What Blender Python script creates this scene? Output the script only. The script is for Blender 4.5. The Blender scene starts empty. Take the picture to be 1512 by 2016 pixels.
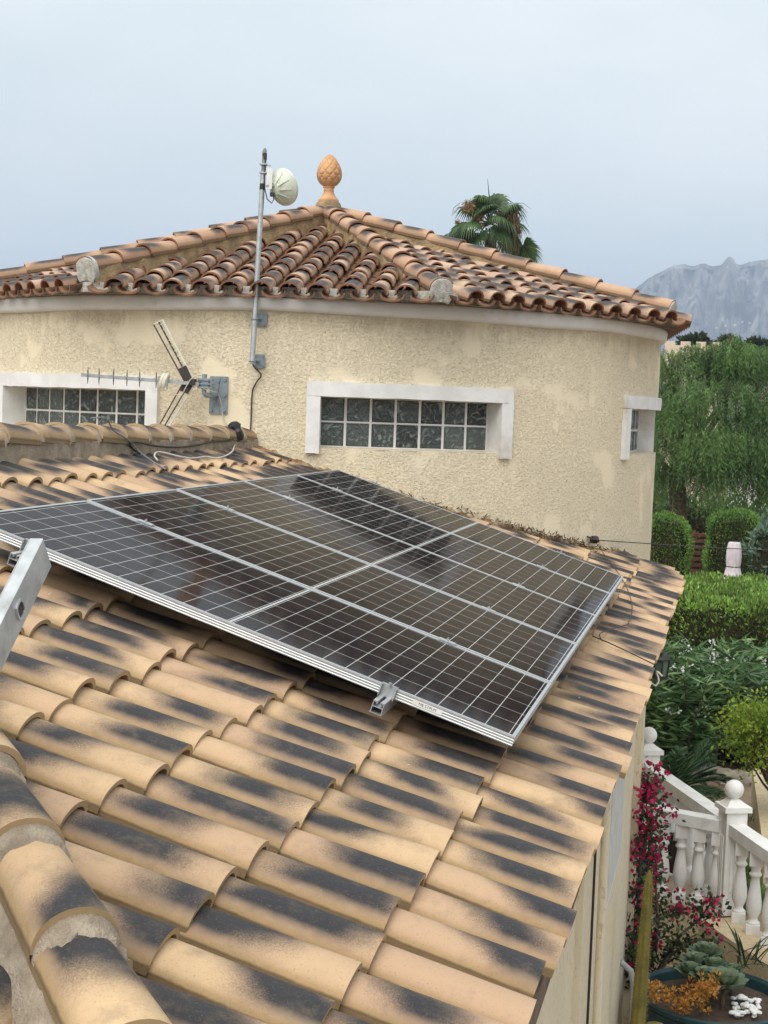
import bpy, math, random
import numpy as np
from mathutils import Vector, Matrix
from math import sin, cos, tan, pi, radians, sqrt, atan2, hypot

# ---------------------------------------------------------------- camera, sky, sun, exposure
scn = bpy.context.scene
FOC = 2950.0                      # focal length in pixels of the 1512 px wide photograph
RW = np.array([[0.9741605, 0.0500268, -0.2202467],
               [0.2229863, -0.0580556, 0.9730913],
               [0.0358941, -0.9970591, -0.0677108]])   # camera (right, down, forward) -> world
cam_data = bpy.data.cameras.new('camera')
cam = bpy.data.objects.new('camera', cam_data)
scn.collection.objects.link(cam)
cam_data.sensor_fit = 'HORIZONTAL'
cam_data.sensor_width = 36.0
cam_data.lens = 36.0 * FOC / 1512.0
cam_data.clip_start = 0.05
cam_data.clip_end = 20000
M = Matrix.Identity(4)
for i in range(3):
    M[i][0] = RW[i][0]; M[i][1] = -RW[i][1]; M[i][2] = -RW[i][2]
cam.matrix_world = M
scn.camera = cam

SUN_EL, SUN_AZ = radians(54), radians(198)      # azimuth clockwise from +Y
SUN_DIR = Vector((sin(SUN_AZ) * cos(SUN_EL), cos(SUN_AZ) * cos(SUN_EL), sin(SUN_EL)))
sun_data = bpy.data.lights.new('sun', 'SUN')
sun_data.energy = 2.85
sun_data.angle = radians(60)
sun_data.color = (1.0, 0.95, 0.87)
sun = bpy.data.objects.new('sun', sun_data)
scn.collection.objects.link(sun)
sun.rotation_euler = SUN_DIR.to_track_quat('Z', 'Y').to_euler()

world = bpy.data.worlds.new('World')
scn.world = world
world.use_nodes = True
wn = world.node_tree
wn.nodes.clear()
w_out = wn.nodes.new('ShaderNodeOutputWorld')
w_bg = wn.nodes.new('ShaderNodeBackground')
w_bg.inputs['Strength'].default_value = 0.1
w_sky = wn.nodes.new('ShaderNodeTexSky')
w_sky.sky_type = 'NISHITA'
w_sky.sun_disc = False
w_sky.sun_elevation = SUN_EL
w_sky.sun_rotation = SUN_AZ
w_tc = wn.nodes.new('ShaderNodeTexCoord')
w_map = wn.nodes.new('ShaderNodeMapping')
w_map.inputs['Scale'].default_value = (1.0, 1.0, 2.6)
w_noise = wn.nodes.new('ShaderNodeTexNoise')
w_noise.inputs['Scale'].default_value = 3.2
w_noise.inputs['Detail'].default_value = 6
w_noise.inputs['Roughness'].default_value = 0.55
w_ramp = wn.nodes.new('ShaderNodeValToRGB')
w_ramp.color_ramp.elements[0].position = 0.36
w_ramp.color_ramp.elements[0].color = (8.2, 8.9, 8.85, 1)
w_ramp.color_ramp.elements[1].position = 0.66
w_ramp.color_ramp.elements[1].color = (9.6, 9.95, 9.8, 1)
w_mix = wn.nodes.new('ShaderNodeMix')
w_mix.data_type = 'RGBA'
w_mix.inputs[0].default_value = 0.88
wn.links.new(w_tc.outputs['Generated'], w_map.inputs['Vector'])
wn.links.new(w_map.outputs[0], w_noise.inputs['Vector'])
wn.links.new(w_noise.outputs['Fac'], w_ramp.inputs['Fac'])
wn.links.new(w_sky.outputs[0], w_mix.inputs[6])
wn.links.new(w_ramp.outputs[0], w_mix.inputs[7])
wn.links.new(w_mix.outputs[2], w_bg.inputs['Color'])
wn.links.new(w_bg.outputs[0], w_out.inputs['Surface'])

scn.view_settings.view_transform = 'Standard'
scn.view_settings.look = 'None'
scn.view_settings.exposure = 0.32
scn.view_settings.gamma = 1.0
scn.render.engine = 'CYCLES'
scn.cycles.max_bounces = 6
scn.cycles.volume_bounces = 0
scn.cycles.use_denoising = True

# ---------------------------------------------------------------- helpers
rng = random.Random(7)
nrg = np.random.default_rng(11)
COL = scn.collection
GZ = -4.25                        # garden level (the camera stands on the roof, at z = 0)


def P(px, py, d):
    """point of the place seen at pixel (px, py) of the photograph, d metres in front of the camera"""
    return Vector((RW @ np.array([(px - 756) / FOC, (py - 1008) / FOC, 1.0])) * d)


def unit(v):
    v = Vector(v)
    return v.normalized()


def world_loc(o):
    v = Vector((0, 0, 0))
    while o is not None:
        v += o.location
        o = o.parent
    return v


def tag(o, label=None, cat=None, group=None, kind=None):
    if label: o['label'] = label
    if cat: o['category'] = cat
    if group: o['group'] = group
    if kind: o['kind'] = kind
    return o


def thing(name, loc, label, cat, group=None):
    o = bpy.data.objects.new(name, None)
    o.empty_display_size = 0.1
    COL.objects.link(o)
    o.location = Vector(loc)
    return tag(o, label, cat, group)


class MB:
    def __init__(s):
        s.v = []; s.f = []; s.mi = []; s.at = {}

    def vert(s, p, **kw):
        i = len(s.v)
        s.v.append((p[0], p[1], p[2]))
        for k, x in kw.items():
            s.at.setdefault(k, {})[i] = x
        return i

    def face(s, idx, m=0):
        s.f.append(tuple(idx)); s.mi.append(m)

    def poly(s, pts, m=0):
        s.face([s.vert(p) for p in pts], m)

    def box(s, c, size, ax=None, m=0):
        X, Y, Z = ax if ax else (Vector((1, 0, 0)), Vector((0, 1, 0)), Vector((0, 0, 1)))
        c = Vector(c); h = [k / 2 for k in size]
        ids = [s.vert(c + X * (sx * h[0]) + Y * (sy * h[1]) + Z * (sz * h[2]))
               for sz in (-1, 1) for sy in (-1, 1) for sx in (-1, 1)]
        for q in ((0, 2, 3, 1), (4, 5, 7, 6), (0, 1, 5, 4), (2, 6, 7, 3), (0, 4, 6, 2), (1, 3, 7, 5)):
            s.face([ids[k] for k in q], m)

    def bar(s, a, b, w, h, upv=(0, 0, 1), m=0):
        a, b = Vector(a), Vector(b)
        X = (b - a); L = X.length; X.normalize()
        Y = Vector(upv).cross(X)
        if Y.length < 1e-4: Y = Vector((1, 0, 0)).cross(X)
        Y.normalize(); Z = X.cross(Y)
        s.box((a + b) / 2, (L, w, h), (X, Y, Z), m)

    def tube(s, pts, r, n=8, m=0, cap=True):
        pts = [Vector(p) for p in pts]
        R = r if isinstance(r, (list, tuple)) else [r] * len(pts)
        rings = []; ref = None
        for i, p in enumerate(pts):
            t = (pts[min(i + 1, len(pts) - 1)] - pts[max(i - 1, 0)])
            if t.length < 1e-9: t = Vector((0, 0, 1))
            t.normalize()
            if ref is None:
                ref = t.orthogonal().normalized()
            a = (ref - t * ref.dot(t))
            if a.length < 1e-6: a = t.orthogonal()
            a.normalize(); ref = a; b = t.cross(a)
            rings.append([s.vert(p + (a * cos(2 * pi * k / n) + b * sin(2 * pi * k / n)) * R[i]) for k in range(n)])
        for i in range(len(rings) - 1):
            for k in range(n):
                s.face((rings[i][k], rings[i][(k + 1) % n], rings[i + 1][(k + 1) % n], rings[i + 1][k]), m)
        if cap:
            s.face(rings[0][::-1], m); s.face(rings[-1], m)

    def lathe(s, base, prof, n=20, axis=(0, 0, 1), m=0, cap=True, mod=None):
        base = Vector(base); A = unit(axis); X = A.orthogonal().normalized(); Y = A.cross(X)
        rings = []
        for (r, z) in prof:
            ring = []
            for k in range(n):
                a = 2 * pi * k / n
                rr = r + (mod(r, z, a) if mod else 0)
                ring.append(s.vert(base + A * z + (X * cos(a) + Y * sin(a)) * rr))
            rings.append(ring)
        for i in range(len(rings) - 1):
            for k in range(n):
                s.face((rings[i][k], rings[i][(k + 1) % n], rings[i + 1][(k + 1) % n], rings[i + 1][k]), m)
        if cap:
            s.face(rings[0][::-1], m); s.face(rings[-1], m)

    def build(s, name, mats, parent=None, smooth=True, angle=38, local=False, loc=None):
        me = bpy.data.meshes.new(name)
        arr = np.array(s.v, dtype=float).reshape(-1, 3)
        if local:
            base = np.zeros(3)
        elif parent is not None:
            base = np.array(world_loc(parent))
        elif loc is not None:
            base = np.array(loc)
        else:
            base = np.array([arr[:, 0].mean(), arr[:, 1].mean(), arr[:, 2].min()])
        me.from_pydata((arr - base).tolist(), [], s.f)
        for mt in (mats if isinstance(mats, (list, tuple)) else [mats]):
            me.materials.append(mt)
        if any(s.mi):
            me.polygons.foreach_set('material_index', s.mi)
        for k, d in s.at.items():
            a = me.attributes.new(k, 'FLOAT', 'POINT')
            vals = np.zeros(len(s.v), dtype=np.float32)
            vals[list(d.keys())] = list(d.values())
            a.data.foreach_set('value', vals)
        if smooth:
            me.shade_smooth()
            me.set_sharp_from_angle(angle=radians(angle))
        me.update()
        o = bpy.data.objects.new(name, me)
        COL.objects.link(o)
        if parent is not None:
            o.parent = parent
        elif not local:
            o.location = base
        return o


def leaf_mesh(name, mat, C, D, L, W, parent=None, S=None, rnd=None, fold=0.0):
    """many leaf-sized faces: centres C, directions D, lengths L, widths W"""
    C = np.asarray(C, float); D = np.asarray(D, float); n = len(C)
    D = D / np.maximum(np.linalg.norm(D, axis=1, keepdims=True), 1e-6)
    if S is None:
        S = np.cross(D, nrg.normal(size=(n, 3)))
    S = S / np.maximum(np.linalg.norm(S, axis=1, keepdims=True), 1e-6)
    L = np.broadcast_to(np.asarray(L, float), (n,))[:, None]
    W = np.broadcast_to(np.asarray(W, float), (n,))[:, None]
    Nn = np.cross(D, S)
    v = np.empty((n, 4, 3))
    v[:, 0] = C; v[:, 1] = C + D * L * .45 + S * W / 2 + Nn * W * fold
    v[:, 2] = C + D * L; v[:, 3] = C + D * L * .45 - S * W / 2 + Nn * W * fold
    v = v.reshape(-1, 3)
    base = np.array(world_loc(parent)) if parent is not None else np.array([C[:, 0].mean(), C[:, 1].mean(), C[:, 2].min()])
    me = bpy.data.meshes.new(name)
    me.vertices.add(n * 4); me.vertices.foreach_set('co', (v - base).ravel())
    me.loops.add(n * 4); me.loops.foreach_set('vertex_index', np.arange(n * 4, dtype=np.int32))
    me.polygons.add(n); me.polygons.foreach_set('loop_start', np.arange(0, n * 4, 4, dtype=np.int32))
    try:
        me.polygons.foreach_set('loop_total', np.full(n, 4, dtype=np.int32))
    except Exception:
        pass
    me.update(calc_edges=True)
    a = me.attributes.new('rnd', 'FLOAT', 'POINT')
    a.data.foreach_set('value', np.repeat(nrg.random(n) if rnd is None else np.asarray(rnd), 4).astype(np.float32))
    me.materials.append(mat)
    me.validate()
    o = bpy.data.objects.new(name, me)
    COL.objects.link(o)
    if parent is not None: o.parent = parent
    else: o.location = base
    return o


# ---------------------------------------------------------------- material helpers
def nd(nt, typ, ins=None, **props):
    node = nt.nodes.new(typ)
    for k, v in props.items(): setattr(node, k, v)
    for k, v in (ins or {}).items():
        if isinstance(v, bpy.types.NodeSocket): nt.links.new(v, node.inputs[k])
        else: node.inputs[k].default_value = v
    return node


def mth(nt, op, a, b=None, c=None, clamp=False):
    node = nt.nodes.new('ShaderNodeMath'); node.operation = op; node.use_clamp = clamp
    for i, v in enumerate((a, b, c)):
        if v is None: continue
        if isinstance(v, bpy.types.NodeSocket): nt.links.new(v, node.inputs[i])
        else: node.inputs[i].default_value = v
    return node.outputs[0]


def mixc(nt, f, a, b, blend='MIX'):
    node = nt.nodes.new('ShaderNodeMix'); node.data_type = 'RGBA'; node.blend_type = blend
    for i, v in ((0, f), (6, a), (7, b)):
        if isinstance(v, bpy.types.NodeSocket): nt.links.new(v, node.inputs[i])
        elif i == 0: node.inputs[0].default_value = v
        else: node.inputs[i].default_value = (v[0], v[1], v[2], 1)
    return node.outputs[2]


def smooth(nt, x, a, b, lo=0.0, hi=1.0):
    node = nd(nt, 'ShaderNodeMapRange', {'From Min': a, 'From Max': b, 'To Min': lo, 'To Max': hi}, interpolation_type='SMOOTHSTEP')
    if isinstance(x, bpy.types.NodeSocket): nt.links.new(x, node.inputs['Value'])
    return node.outputs['Result']


def noise(nt, vec, scale, detail=4, rough=0.55, dist=0.0):
    node = nd(nt, 'ShaderNodeTexNoise', {'Scale': scale, 'Detail': detail, 'Roughness': rough, 'Distortion': dist})
    if vec is not None: nt.links.new(vec, node.inputs['Vector'])
    return node.outputs['Fac']


def attr(nt, name):
    return nd(nt, 'ShaderNodeAttribute', attribute_name=name).outputs['Fac']


def mat_base(name):
    m = bpy.data.materials.new(name); m.use_nodes = True
    nt = m.node_tree
    b = nt.nodes['Principled BSDF']
    return m, nt, b


def objvec(nt, scale=None):
    o = nd(nt, 'ShaderNodeTexCoord').outputs['Object']
    if scale:
        o = nd(nt, 'ShaderNodeMapping', {'Vector': o, 'Scale': scale}).outputs[0]
    return o


def bump(nt, b, h, strength=0.5, dist=0.01):
    bn = nd(nt, 'ShaderNodeBump', {'Strength': strength, 'Distance': dist, 'Height': h})
    nt.links.new(bn.outputs[0], b.inputs['Normal'])
    return bn


def simple(name, c1, c2=None, scale=12.0, rough=0.7, metal=0.0, spec=0.4, bscale=None, bstr=0.3, bdist=0.004, dirt=None, detail=5):
    m, nt, b = mat_base(name)
    v = objvec(nt)
    c2 = c2 or tuple(k * 0.8 for k in c1)
    f = smooth(nt, noise(nt, v, scale, detail), 0.32, 0.68)
    col = mixc(nt, f, c1, c2)
    if dirt:
        d = smooth(nt, noise(nt, v, scale * 0.35, 6, 0.7), 0.55, 0.75)
        col = mixc(nt, mth(nt, 'MULTIPLY', d, 0.7), col, dirt)
    nt.links.new(col, b.inputs['Base Color'])
    b.inputs['Roughness'].default_value = rough
    b.inputs['Metallic'].default_value = metal
    b.inputs['Specular IOR Level'].default_value = spec
    if bscale:
        bump(nt, b, noise(nt, v, bscale, 5, 0.6), bstr, bdist)
    return m


def foliage_mat(name, dark, mid, light, trans=0.25, scale=1.6, rough=0.5):
    m, nt, b = mat_base(name)
    v = objvec(nt)
    r = attr(nt, 'rnd')
    n1 = smooth(nt, noise(nt, v, scale, 3), 0.35, 0.65)
    f = mth(nt, 'ADD', mth(nt, 'MULTIPLY', r, 0.6), mth(nt, 'MULTIPLY', n1, 0.4))
    c = mixc(nt, smooth(nt, f, 0.1, 0.55), dark, mid)
    c = mixc(nt, smooth(nt, f, 0.55, 0.98), c, light)
    nt.links.new(c, b.inputs['Base Color'])
    b.inputs['Roughness'].default_value = rough
    b.inputs['Specular IOR Level'].default_value = 0.35
    tr = nd(nt, 'ShaderNodeBsdfTranslucent', {'Color': c})
    mx = nd(nt, 'ShaderNodeMixShader', {0: trans})
    nt.links.new(b.outputs[0], mx.inputs[1]); nt.links.new(tr.outputs[0], mx.inputs[2])
    nt.links.new(mx.outputs[0], nt.nodes['Material Output'].inputs['Surface'])
    return m


def tile_mat(name, ca, cb, dark, side, lip, amount=0.98, dirt=(0.20, 0.15, 0.10), cbias=(0.30, 0.62), wr=(0.10, 0.20), grime=0.25):
    """fired clay: each tile carries its own smoke-flashed patch (rnd = tile, tu along it, tv across it)"""
    m, nt, b = mat_base(name)
    v = objvec(nt)
    R = attr(nt, 'rnd'); tu = attr(nt, 'tu'); tv = attr(nt, 'tv'); edge = attr(nt, 'edge')
    h = [mth(nt, 'FRACT', mth(nt, 'MULTIPLY', R, k)) for k in (7.31, 17.77, 37.13, 71.9, 113.3)]
    n1 = noise(nt, v, 5.0, 3); n2 = noise(nt, v, 24.0, 4)
    cen = mth(nt, 'MULTIPLY_ADD', h[0], cbias[1], cbias[0])
    wid = mth(nt, 'MULTIPLY_ADD', h[1], wr[1], wr[0])
    skew = mth(nt, 'MULTIPLY', tv, mth(nt, 'MULTIPLY', mth(nt, 'SUBTRACT', h[3], 0.5), 0.45))
    tt = mth(nt, 'ADD', mth(nt, 'ADD', tu, skew), mth(nt, 'MULTIPLY', mth(nt, 'SUBTRACT', n1, 0.5), 0.34))
    d = mth(nt, 'ABSOLUTE', mth(nt, 'SUBTRACT', tt, cen))
    d = mth(nt, 'SUBTRACT', d, wid)
    d = mth(nt, 'ADD', d, mth(nt, 'MULTIPLY', mth(nt, 'SUBTRACT', n2, 0.5), 0.055))
    gfine = noise(nt, v, 260.0, 2)
    d = mth(nt, 'ADD', d, mth(nt, 'MULTIPLY', mth(nt, 'SUBTRACT', gfine, 0.5), 0.22))
    mask = smooth(nt, d, -0.13, 0.17, 1.0, 0.0)
    lat = smooth(nt, mth(nt, 'ADD', mth(nt, 'ABSOLUTE', tv), mth(nt, 'MULTIPLY', mth(nt, 'SUBTRACT', n2, 0.5), 0.12)), 0.62, 1.0, 1.0, 0.0)
    pres = smooth(nt, h[2], 0.90, 0.94, 1.0, 0.0)
    mask = mth(nt, 'MULTIPLY', mth(nt, 'MULTIPLY', mask, lat), mth(nt, 'MULTIPLY', pres, amount))
    f = mth(nt, 'ADD', mth(nt, 'MULTIPLY', h[4], 0.75), mth(nt, 'MULTIPLY', n1, 0.4))
    col = mixc(nt, smooth(nt, f, 0.15, 0.9), ca, cb)
    halo = smooth(nt, d, 0.0, 0.26, 0.55, 0.0)
    col = mixc(nt, mth(nt, 'MULTIPLY', halo, pres), col, tuple(0.5 * k + 0.5 * q for k, q in zip(cb, dark)))
    col = mixc(nt, smooth(nt, n2, 0.35, 0.7, 0.0, 0.35), col, tuple(0.78 * k for k in ca))
    gr = noise(nt, v, 95.0, 3, 0.7)
    mask = mth(nt, 'MULTIPLY', mask, smooth(nt, gr, 0.5, 0.85, 1.0, 0.88))
    col = mixc(nt, mask, col, dark)
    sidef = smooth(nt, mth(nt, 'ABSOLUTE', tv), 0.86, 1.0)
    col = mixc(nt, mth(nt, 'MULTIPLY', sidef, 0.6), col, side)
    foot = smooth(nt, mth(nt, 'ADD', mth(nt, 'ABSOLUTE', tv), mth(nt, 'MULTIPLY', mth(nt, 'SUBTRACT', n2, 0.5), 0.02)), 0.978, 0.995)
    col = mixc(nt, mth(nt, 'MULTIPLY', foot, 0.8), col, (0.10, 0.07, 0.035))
    g = smooth(nt, noise(nt, v, 9.0, 7, 0.72), 0.5, 0.72)
    col = mixc(nt, mth(nt, 'MULTIPLY', g, grime), col, dirt)
    sp = smooth(nt, noise(nt, v, 210.0, 2), 0.60, 0.72)
    col = mixc(nt, mth(nt, 'MULTIPLY', sp, 0.4), col, dirt)
    vm = objvec(nt, (1.0, 0.35, 1.0))
    wsp = mth(nt, 'MULTIPLY', smooth(nt, noise(nt, vm, 75.0, 2), 0.735, 0.77), smooth(nt, noise(nt, v, 6.0, 2), 0.5, 0.62))
    col = mixc(nt, mth(nt, 'MULTIPLY', wsp, 0.6), col, (0.62, 0.58, 0.52))
    col = mixc(nt, edge, col, lip)
    nt.links.new(col, b.inputs['Base Color'])
    ro = mth(nt, 'MULTIPLY_ADD', mask, -0.2, 0.78)
    nt.links.new(ro, b.inputs['Roughness'])
    b.inputs['Specular IOR Level'].default_value = 0.35
    hh = mth(nt, 'ADD', mth(nt, 'MULTIPLY', noise(nt, v, 60.0, 5, 0.65), 0.5), mth(nt, 'MULTIPLY', n2, 0.6))
    bump(nt, b, hh, 0.6, 0.005)
    return m


def stucco_mat(name, c, pit, scale=52.0, strength=0.9, dist=0.02, stretch=(1, 1, 1), patch=True, pitamt=0.6, eaves=None):
    m, nt, b = mat_base(name)
    v = objvec(nt, stretch)
    n1 = noise(nt, v, scale, 5, 0.65, 0.1)
    n2 = noise(nt, v, scale * 2.1, 4, 0.7, 0.15)
    n3 = noise(nt, v, 0.9, 3)
    rel = mth(nt, 'MULTIPLY_ADD', n2, 0.45, n1)
    rel = smooth(nt, rel, 0.46, 0.84)
    if patch:
        pm = smooth(nt, noise(nt, objvec(nt), 2.6, 3, 0.5), 0.56, 0.66)
        rel = mth(nt, 'ADD', mth(nt, 'MULTIPLY', rel, mth(nt, 'SUBTRACT', 1.0, mth(nt, 'MULTIPLY', pm, 0.8))), mth(nt, 'MULTIPLY', pm, 0.45))
    pits = mth(nt, 'MULTIPLY', smooth(nt, rel, 0.02, 0.26, 1.0, 0.0), smooth(nt, noise(nt, v, scale * 0.45, 3), 0.46, 0.6))
    col = mixc(nt, smooth(nt, n3, 0.3, 0.7), c, tuple(k * 0.93 for k in c))
    col = mixc(nt, mth(nt, 'MULTIPLY', pits, pitamt), col, pit)
    st = smooth(nt, noise(nt, objvec(nt, (3.0, 3.0, 0.35)), 1.6, 7, 0.72), 0.52, 0.8)
    col = mixc(nt, mth(nt, 'MULTIPLY', st, 0.25), col, tuple(k * 0.72 for k in c))
    fl = smooth(nt, noise(nt, objvec(nt, (stretch[0], stretch[1], stretch[2] * 2.0)), scale * 0.72, 3, 0.62), 0.565, 0.655)
    if patch:
        fl = mth(nt, 'MULTIPLY', fl, mth(nt, 'SUBTRACT', 1.0, mth(nt, 'MULTIPLY', pm, 0.85)))
    col = mixc(nt, mth(nt, 'MULTIPLY', fl, 0.48), col, pit)
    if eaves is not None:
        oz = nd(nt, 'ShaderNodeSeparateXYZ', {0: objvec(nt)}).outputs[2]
        streak_z = mth(nt, 'ADD', oz, mth(nt, 'MULTIPLY', noise(nt, objvec(nt, (7.0, 7.0, 0.5)), 1.5, 6, 0.7), 0.34))
        col = mixc(nt, smooth(nt, streak_z, eaves - 0.02, eaves + 0.16, 0.0, 0.45), col, (0.36, 0.29, 0.19))  # browner towards the top of the wall, with a streaky lower edge
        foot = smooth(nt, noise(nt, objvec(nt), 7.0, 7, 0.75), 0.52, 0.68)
    nt.links.new(col, b.inputs['Base Color'])
    b.inputs['Roughness'].default_value = 0.92
    b.inputs['Specular IOR Level'].default_value = 0.15
    bump(nt, b, rel, strength, dist)
    return m

# ---------------------------------------------------------------- materials
M_TILE = tile_mat('ochre_roof_tile', (0.57, 0.40, 0.235), (0.47, 0.31, 0.20), (0.020, 0.0215, 0.027), (0.42, 0.285, 0.13), (0.43, 0.30, 0.165), wr=(0.15, 0.22), grime=0.42)
M_TILE_UP = tile_mat('terracotta_roof_tile', (0.54, 0.385, 0.275), (0.46, 0.30, 0.205), (0.042, 0.038, 0.040), (0.36, 0.22, 0.14), (0.27, 0.125, 0.07),
                     cbias=(0.25, 0.75), wr=(0.16, 0.3), grime=0.25)
M_CAP_UP = tile_mat('terracotta_hip_cap', (0.53, 0.35, 0.235), (0.46, 0.275, 0.175), (0.045, 0.040, 0.042), (0.36, 0.2, 0.11), (0.26, 0.12, 0.065),
                    cbias=(0.0, 1.1), wr=(0.10, 0.26), grime=0.25)
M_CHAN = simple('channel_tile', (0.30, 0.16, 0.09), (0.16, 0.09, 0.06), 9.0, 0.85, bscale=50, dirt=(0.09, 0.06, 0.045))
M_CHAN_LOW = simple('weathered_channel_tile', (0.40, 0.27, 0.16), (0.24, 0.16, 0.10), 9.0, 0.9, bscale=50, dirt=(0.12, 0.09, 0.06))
M_MORTAR = simple('grey_mortar', (0.45, 0.375, 0.29), (0.31, 0.25, 0.19), 14.0, 0.95, spec=0.1, bscale=110, bstr=1.0, bdist=0.012, dirt=(0.17, 0.13, 0.09))
M_MORTAR_OCHRE = simple('ochre_mortar', (0.42, 0.30, 0.165), (0.25, 0.18, 0.11), 7.0, 0.95, spec=0.1, bscale=34, bstr=1.0, bdist=0.02, dirt=(0.12, 0.085, 0.05), detail=8)
M_MORTAR_WHITE = simple('pale_mortar', (0.62, 0.60, 0.55), (0.42, 0.41, 0.38), 30.0, 0.95, spec=0.1, bscale=90, bstr=1.0, bdist=0.012, dirt=(0.30, 0.25, 0.18))
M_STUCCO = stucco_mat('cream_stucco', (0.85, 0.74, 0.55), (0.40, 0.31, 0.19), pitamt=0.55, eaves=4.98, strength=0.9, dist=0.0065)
M_STUCCO_SIDE = stucco_mat('pale_side_stucco', (0.76, 0.67, 0.50), (0.40, 0.31, 0.19), scale=34, strength=0.7, dist=0.004, stretch=(1.5, 1.5, 0.4), patch=False, pitamt=0.4)
M_STUCCO_LOW = stucco_mat('garden_wall_stucco', (0.68, 0.56, 0.37), (0.36, 0.25, 0.12), scale=34, strength=0.9, dist=0.006)
M_WHITE = simple('white_paint', (0.80, 0.79, 0.78), (0.69, 0.68, 0.665), 6.0, 0.75, bscale=45, bstr=0.4, bdist=0.005, dirt=(0.50, 0.44, 0.35), detail=8)
M_CORNICE = simple('cornice_paint', (0.80, 0.80, 0.80), (0.72, 0.72, 0.71), 4.0, 0.8, bscale=25, bstr=0.3, bdist=0.006, dirt=(0.40, 0.36, 0.30))
M_BALUSTER = simple('white_cast_stone', (0.82, 0.81, 0.79), (0.73, 0.71, 0.68), 9.0, 0.7, bscale=60, bstr=0.3, bdist=0.004, dirt=(0.40, 0.36, 0.30), detail=8)
M_CABLE_GREY2 = simple('grey_hose', (0.42, 0.43, 0.43), (0.34, 0.35, 0.35), 20.0, 0.6)
M_DECK = simple('roof_deck', (0.20, 0.15, 0.11), (0.10, 0.07, 0.05), 9.0, 0.95)
M_ALU = simple('anodised_aluminium', (0.60, 0.615, 0.63), (0.54, 0.555, 0.57), 40.0, 0.42, metal=0.75, spec=0.5)
M_STEEL = simple('galvanised_steel', (0.47, 0.49, 0.50), (0.36, 0.38, 0.39), 30.0, 0.45, metal=0.6, dirt=(0.25, 0.22, 0.2))
M_LADDER = simple('scratched_ladder_aluminium', (0.60, 0.62, 0.63), (0.44, 0.46, 0.47), 16.0, 0.42, metal=0.6, bscale=80, bstr=0.1, dirt=(0.22, 0.19, 0.16), detail=8)
M_GREY_PAINT = simple('blue_grey_paint', (0.26, 0.31, 0.34), (0.20, 0.24, 0.27), 20.0, 0.5, metal=0.2, dirt=(0.2, 0.19, 0.18))
M_BLACK = simple('black_plastic', (0.018, 0.018, 0.02), (0.03, 0.03, 0.03), 20.0, 0.5)
M_DARK = simple('dark_brown_plastic', (0.045, 0.032, 0.03), (0.03, 0.022, 0.022), 20.0, 0.5)
M_WHITE_PL = simple('cream_plastic', (0.70, 0.68, 0.58), (0.60, 0.58, 0.48), 10.0, 0.45)
M_DISH = simple('off_white_dish', (0.66, 0.70, 0.60), (0.58, 0.62, 0.53), 8.0, 0.5)
M_CABLE_GREY = simple('grey_cable', (0.22, 0.22, 0.22), (0.16, 0.16, 0.16), 20.0, 0.6)
M_CABLE_WHITE = simple('white_cable', (0.60, 0.57, 0.50), (0.48, 0.45, 0.40), 20.0, 0.6)
M_CLAY = simple('clay_finial', (0.62, 0.37, 0.185), (0.50, 0.26, 0.13), 7.0, 0.8, bscale=70, bstr=0.3, dirt=(0.34, 0.2, 0.11))
M_WOOD = simple('red_brown_wood', (0.15, 0.06, 0.035), (0.08, 0.035, 0.025), 12.0, 0.8)
M_BARK = simple('bark', (0.13, 0.085, 0.06), (0.06, 0.04, 0.03), 14.0, 0.95, bscale=30, bstr=0.8, bdist=0.03)
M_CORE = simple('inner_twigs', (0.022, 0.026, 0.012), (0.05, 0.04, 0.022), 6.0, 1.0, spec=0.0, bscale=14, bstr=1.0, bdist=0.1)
M_STONE = simple('pale_rock', (0.36, 0.31, 0.25), (0.24, 0.2, 0.16), 6.0, 0.95, bscale=20, bstr=0.7, bdist=0.03)
M_TERRA_FLOOR = simple('pinkish_floor_tile', (0.50, 0.40, 0.32), (0.42, 0.32, 0.25), 3.0, 0.7, dirt=(0.3, 0.22, 0.16))


def ground_mat():
    m, nt, b = mat_base('sandy_soil')
    v = objvec(nt)
    f = smooth(nt, noise(nt, v, 0.7, 8, 0.65), 0.35, 0.65)
    c = mixc(nt, f, (0.33, 0.255, 0.18), (0.22, 0.165, 0.115))
    s = smooth(nt, noise(nt, v, 14.0, 4, 0.7), 0.58, 0.72)
    c = mixc(nt, mth(nt, 'MULTIPLY', s, 0.5), c, (0.12, 0.085, 0.055))
    far = smooth(nt, nd(nt, 'ShaderNodeVectorMath', {0: v}, operation='LENGTH').outputs['Value'], 40.0, 140.0)
    g = mixc(nt, smooth(nt, noise(nt, v, 0.03, 5), 0.4, 0.6), (0.10, 0.115, 0.05), (0.24, 0.21, 0.14))
    c = mixc(nt, far, c, g)
    nt.links.new(c, b.inputs['Base Color'])
    b.inputs['Roughness'].default_value = 0.95
    b.inputs['Specular IOR Level'].default_value = 0.1
    bump(nt, b, noise(nt, v, 18.0, 6, 0.7), 0.6, 0.03)
    return m


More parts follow.
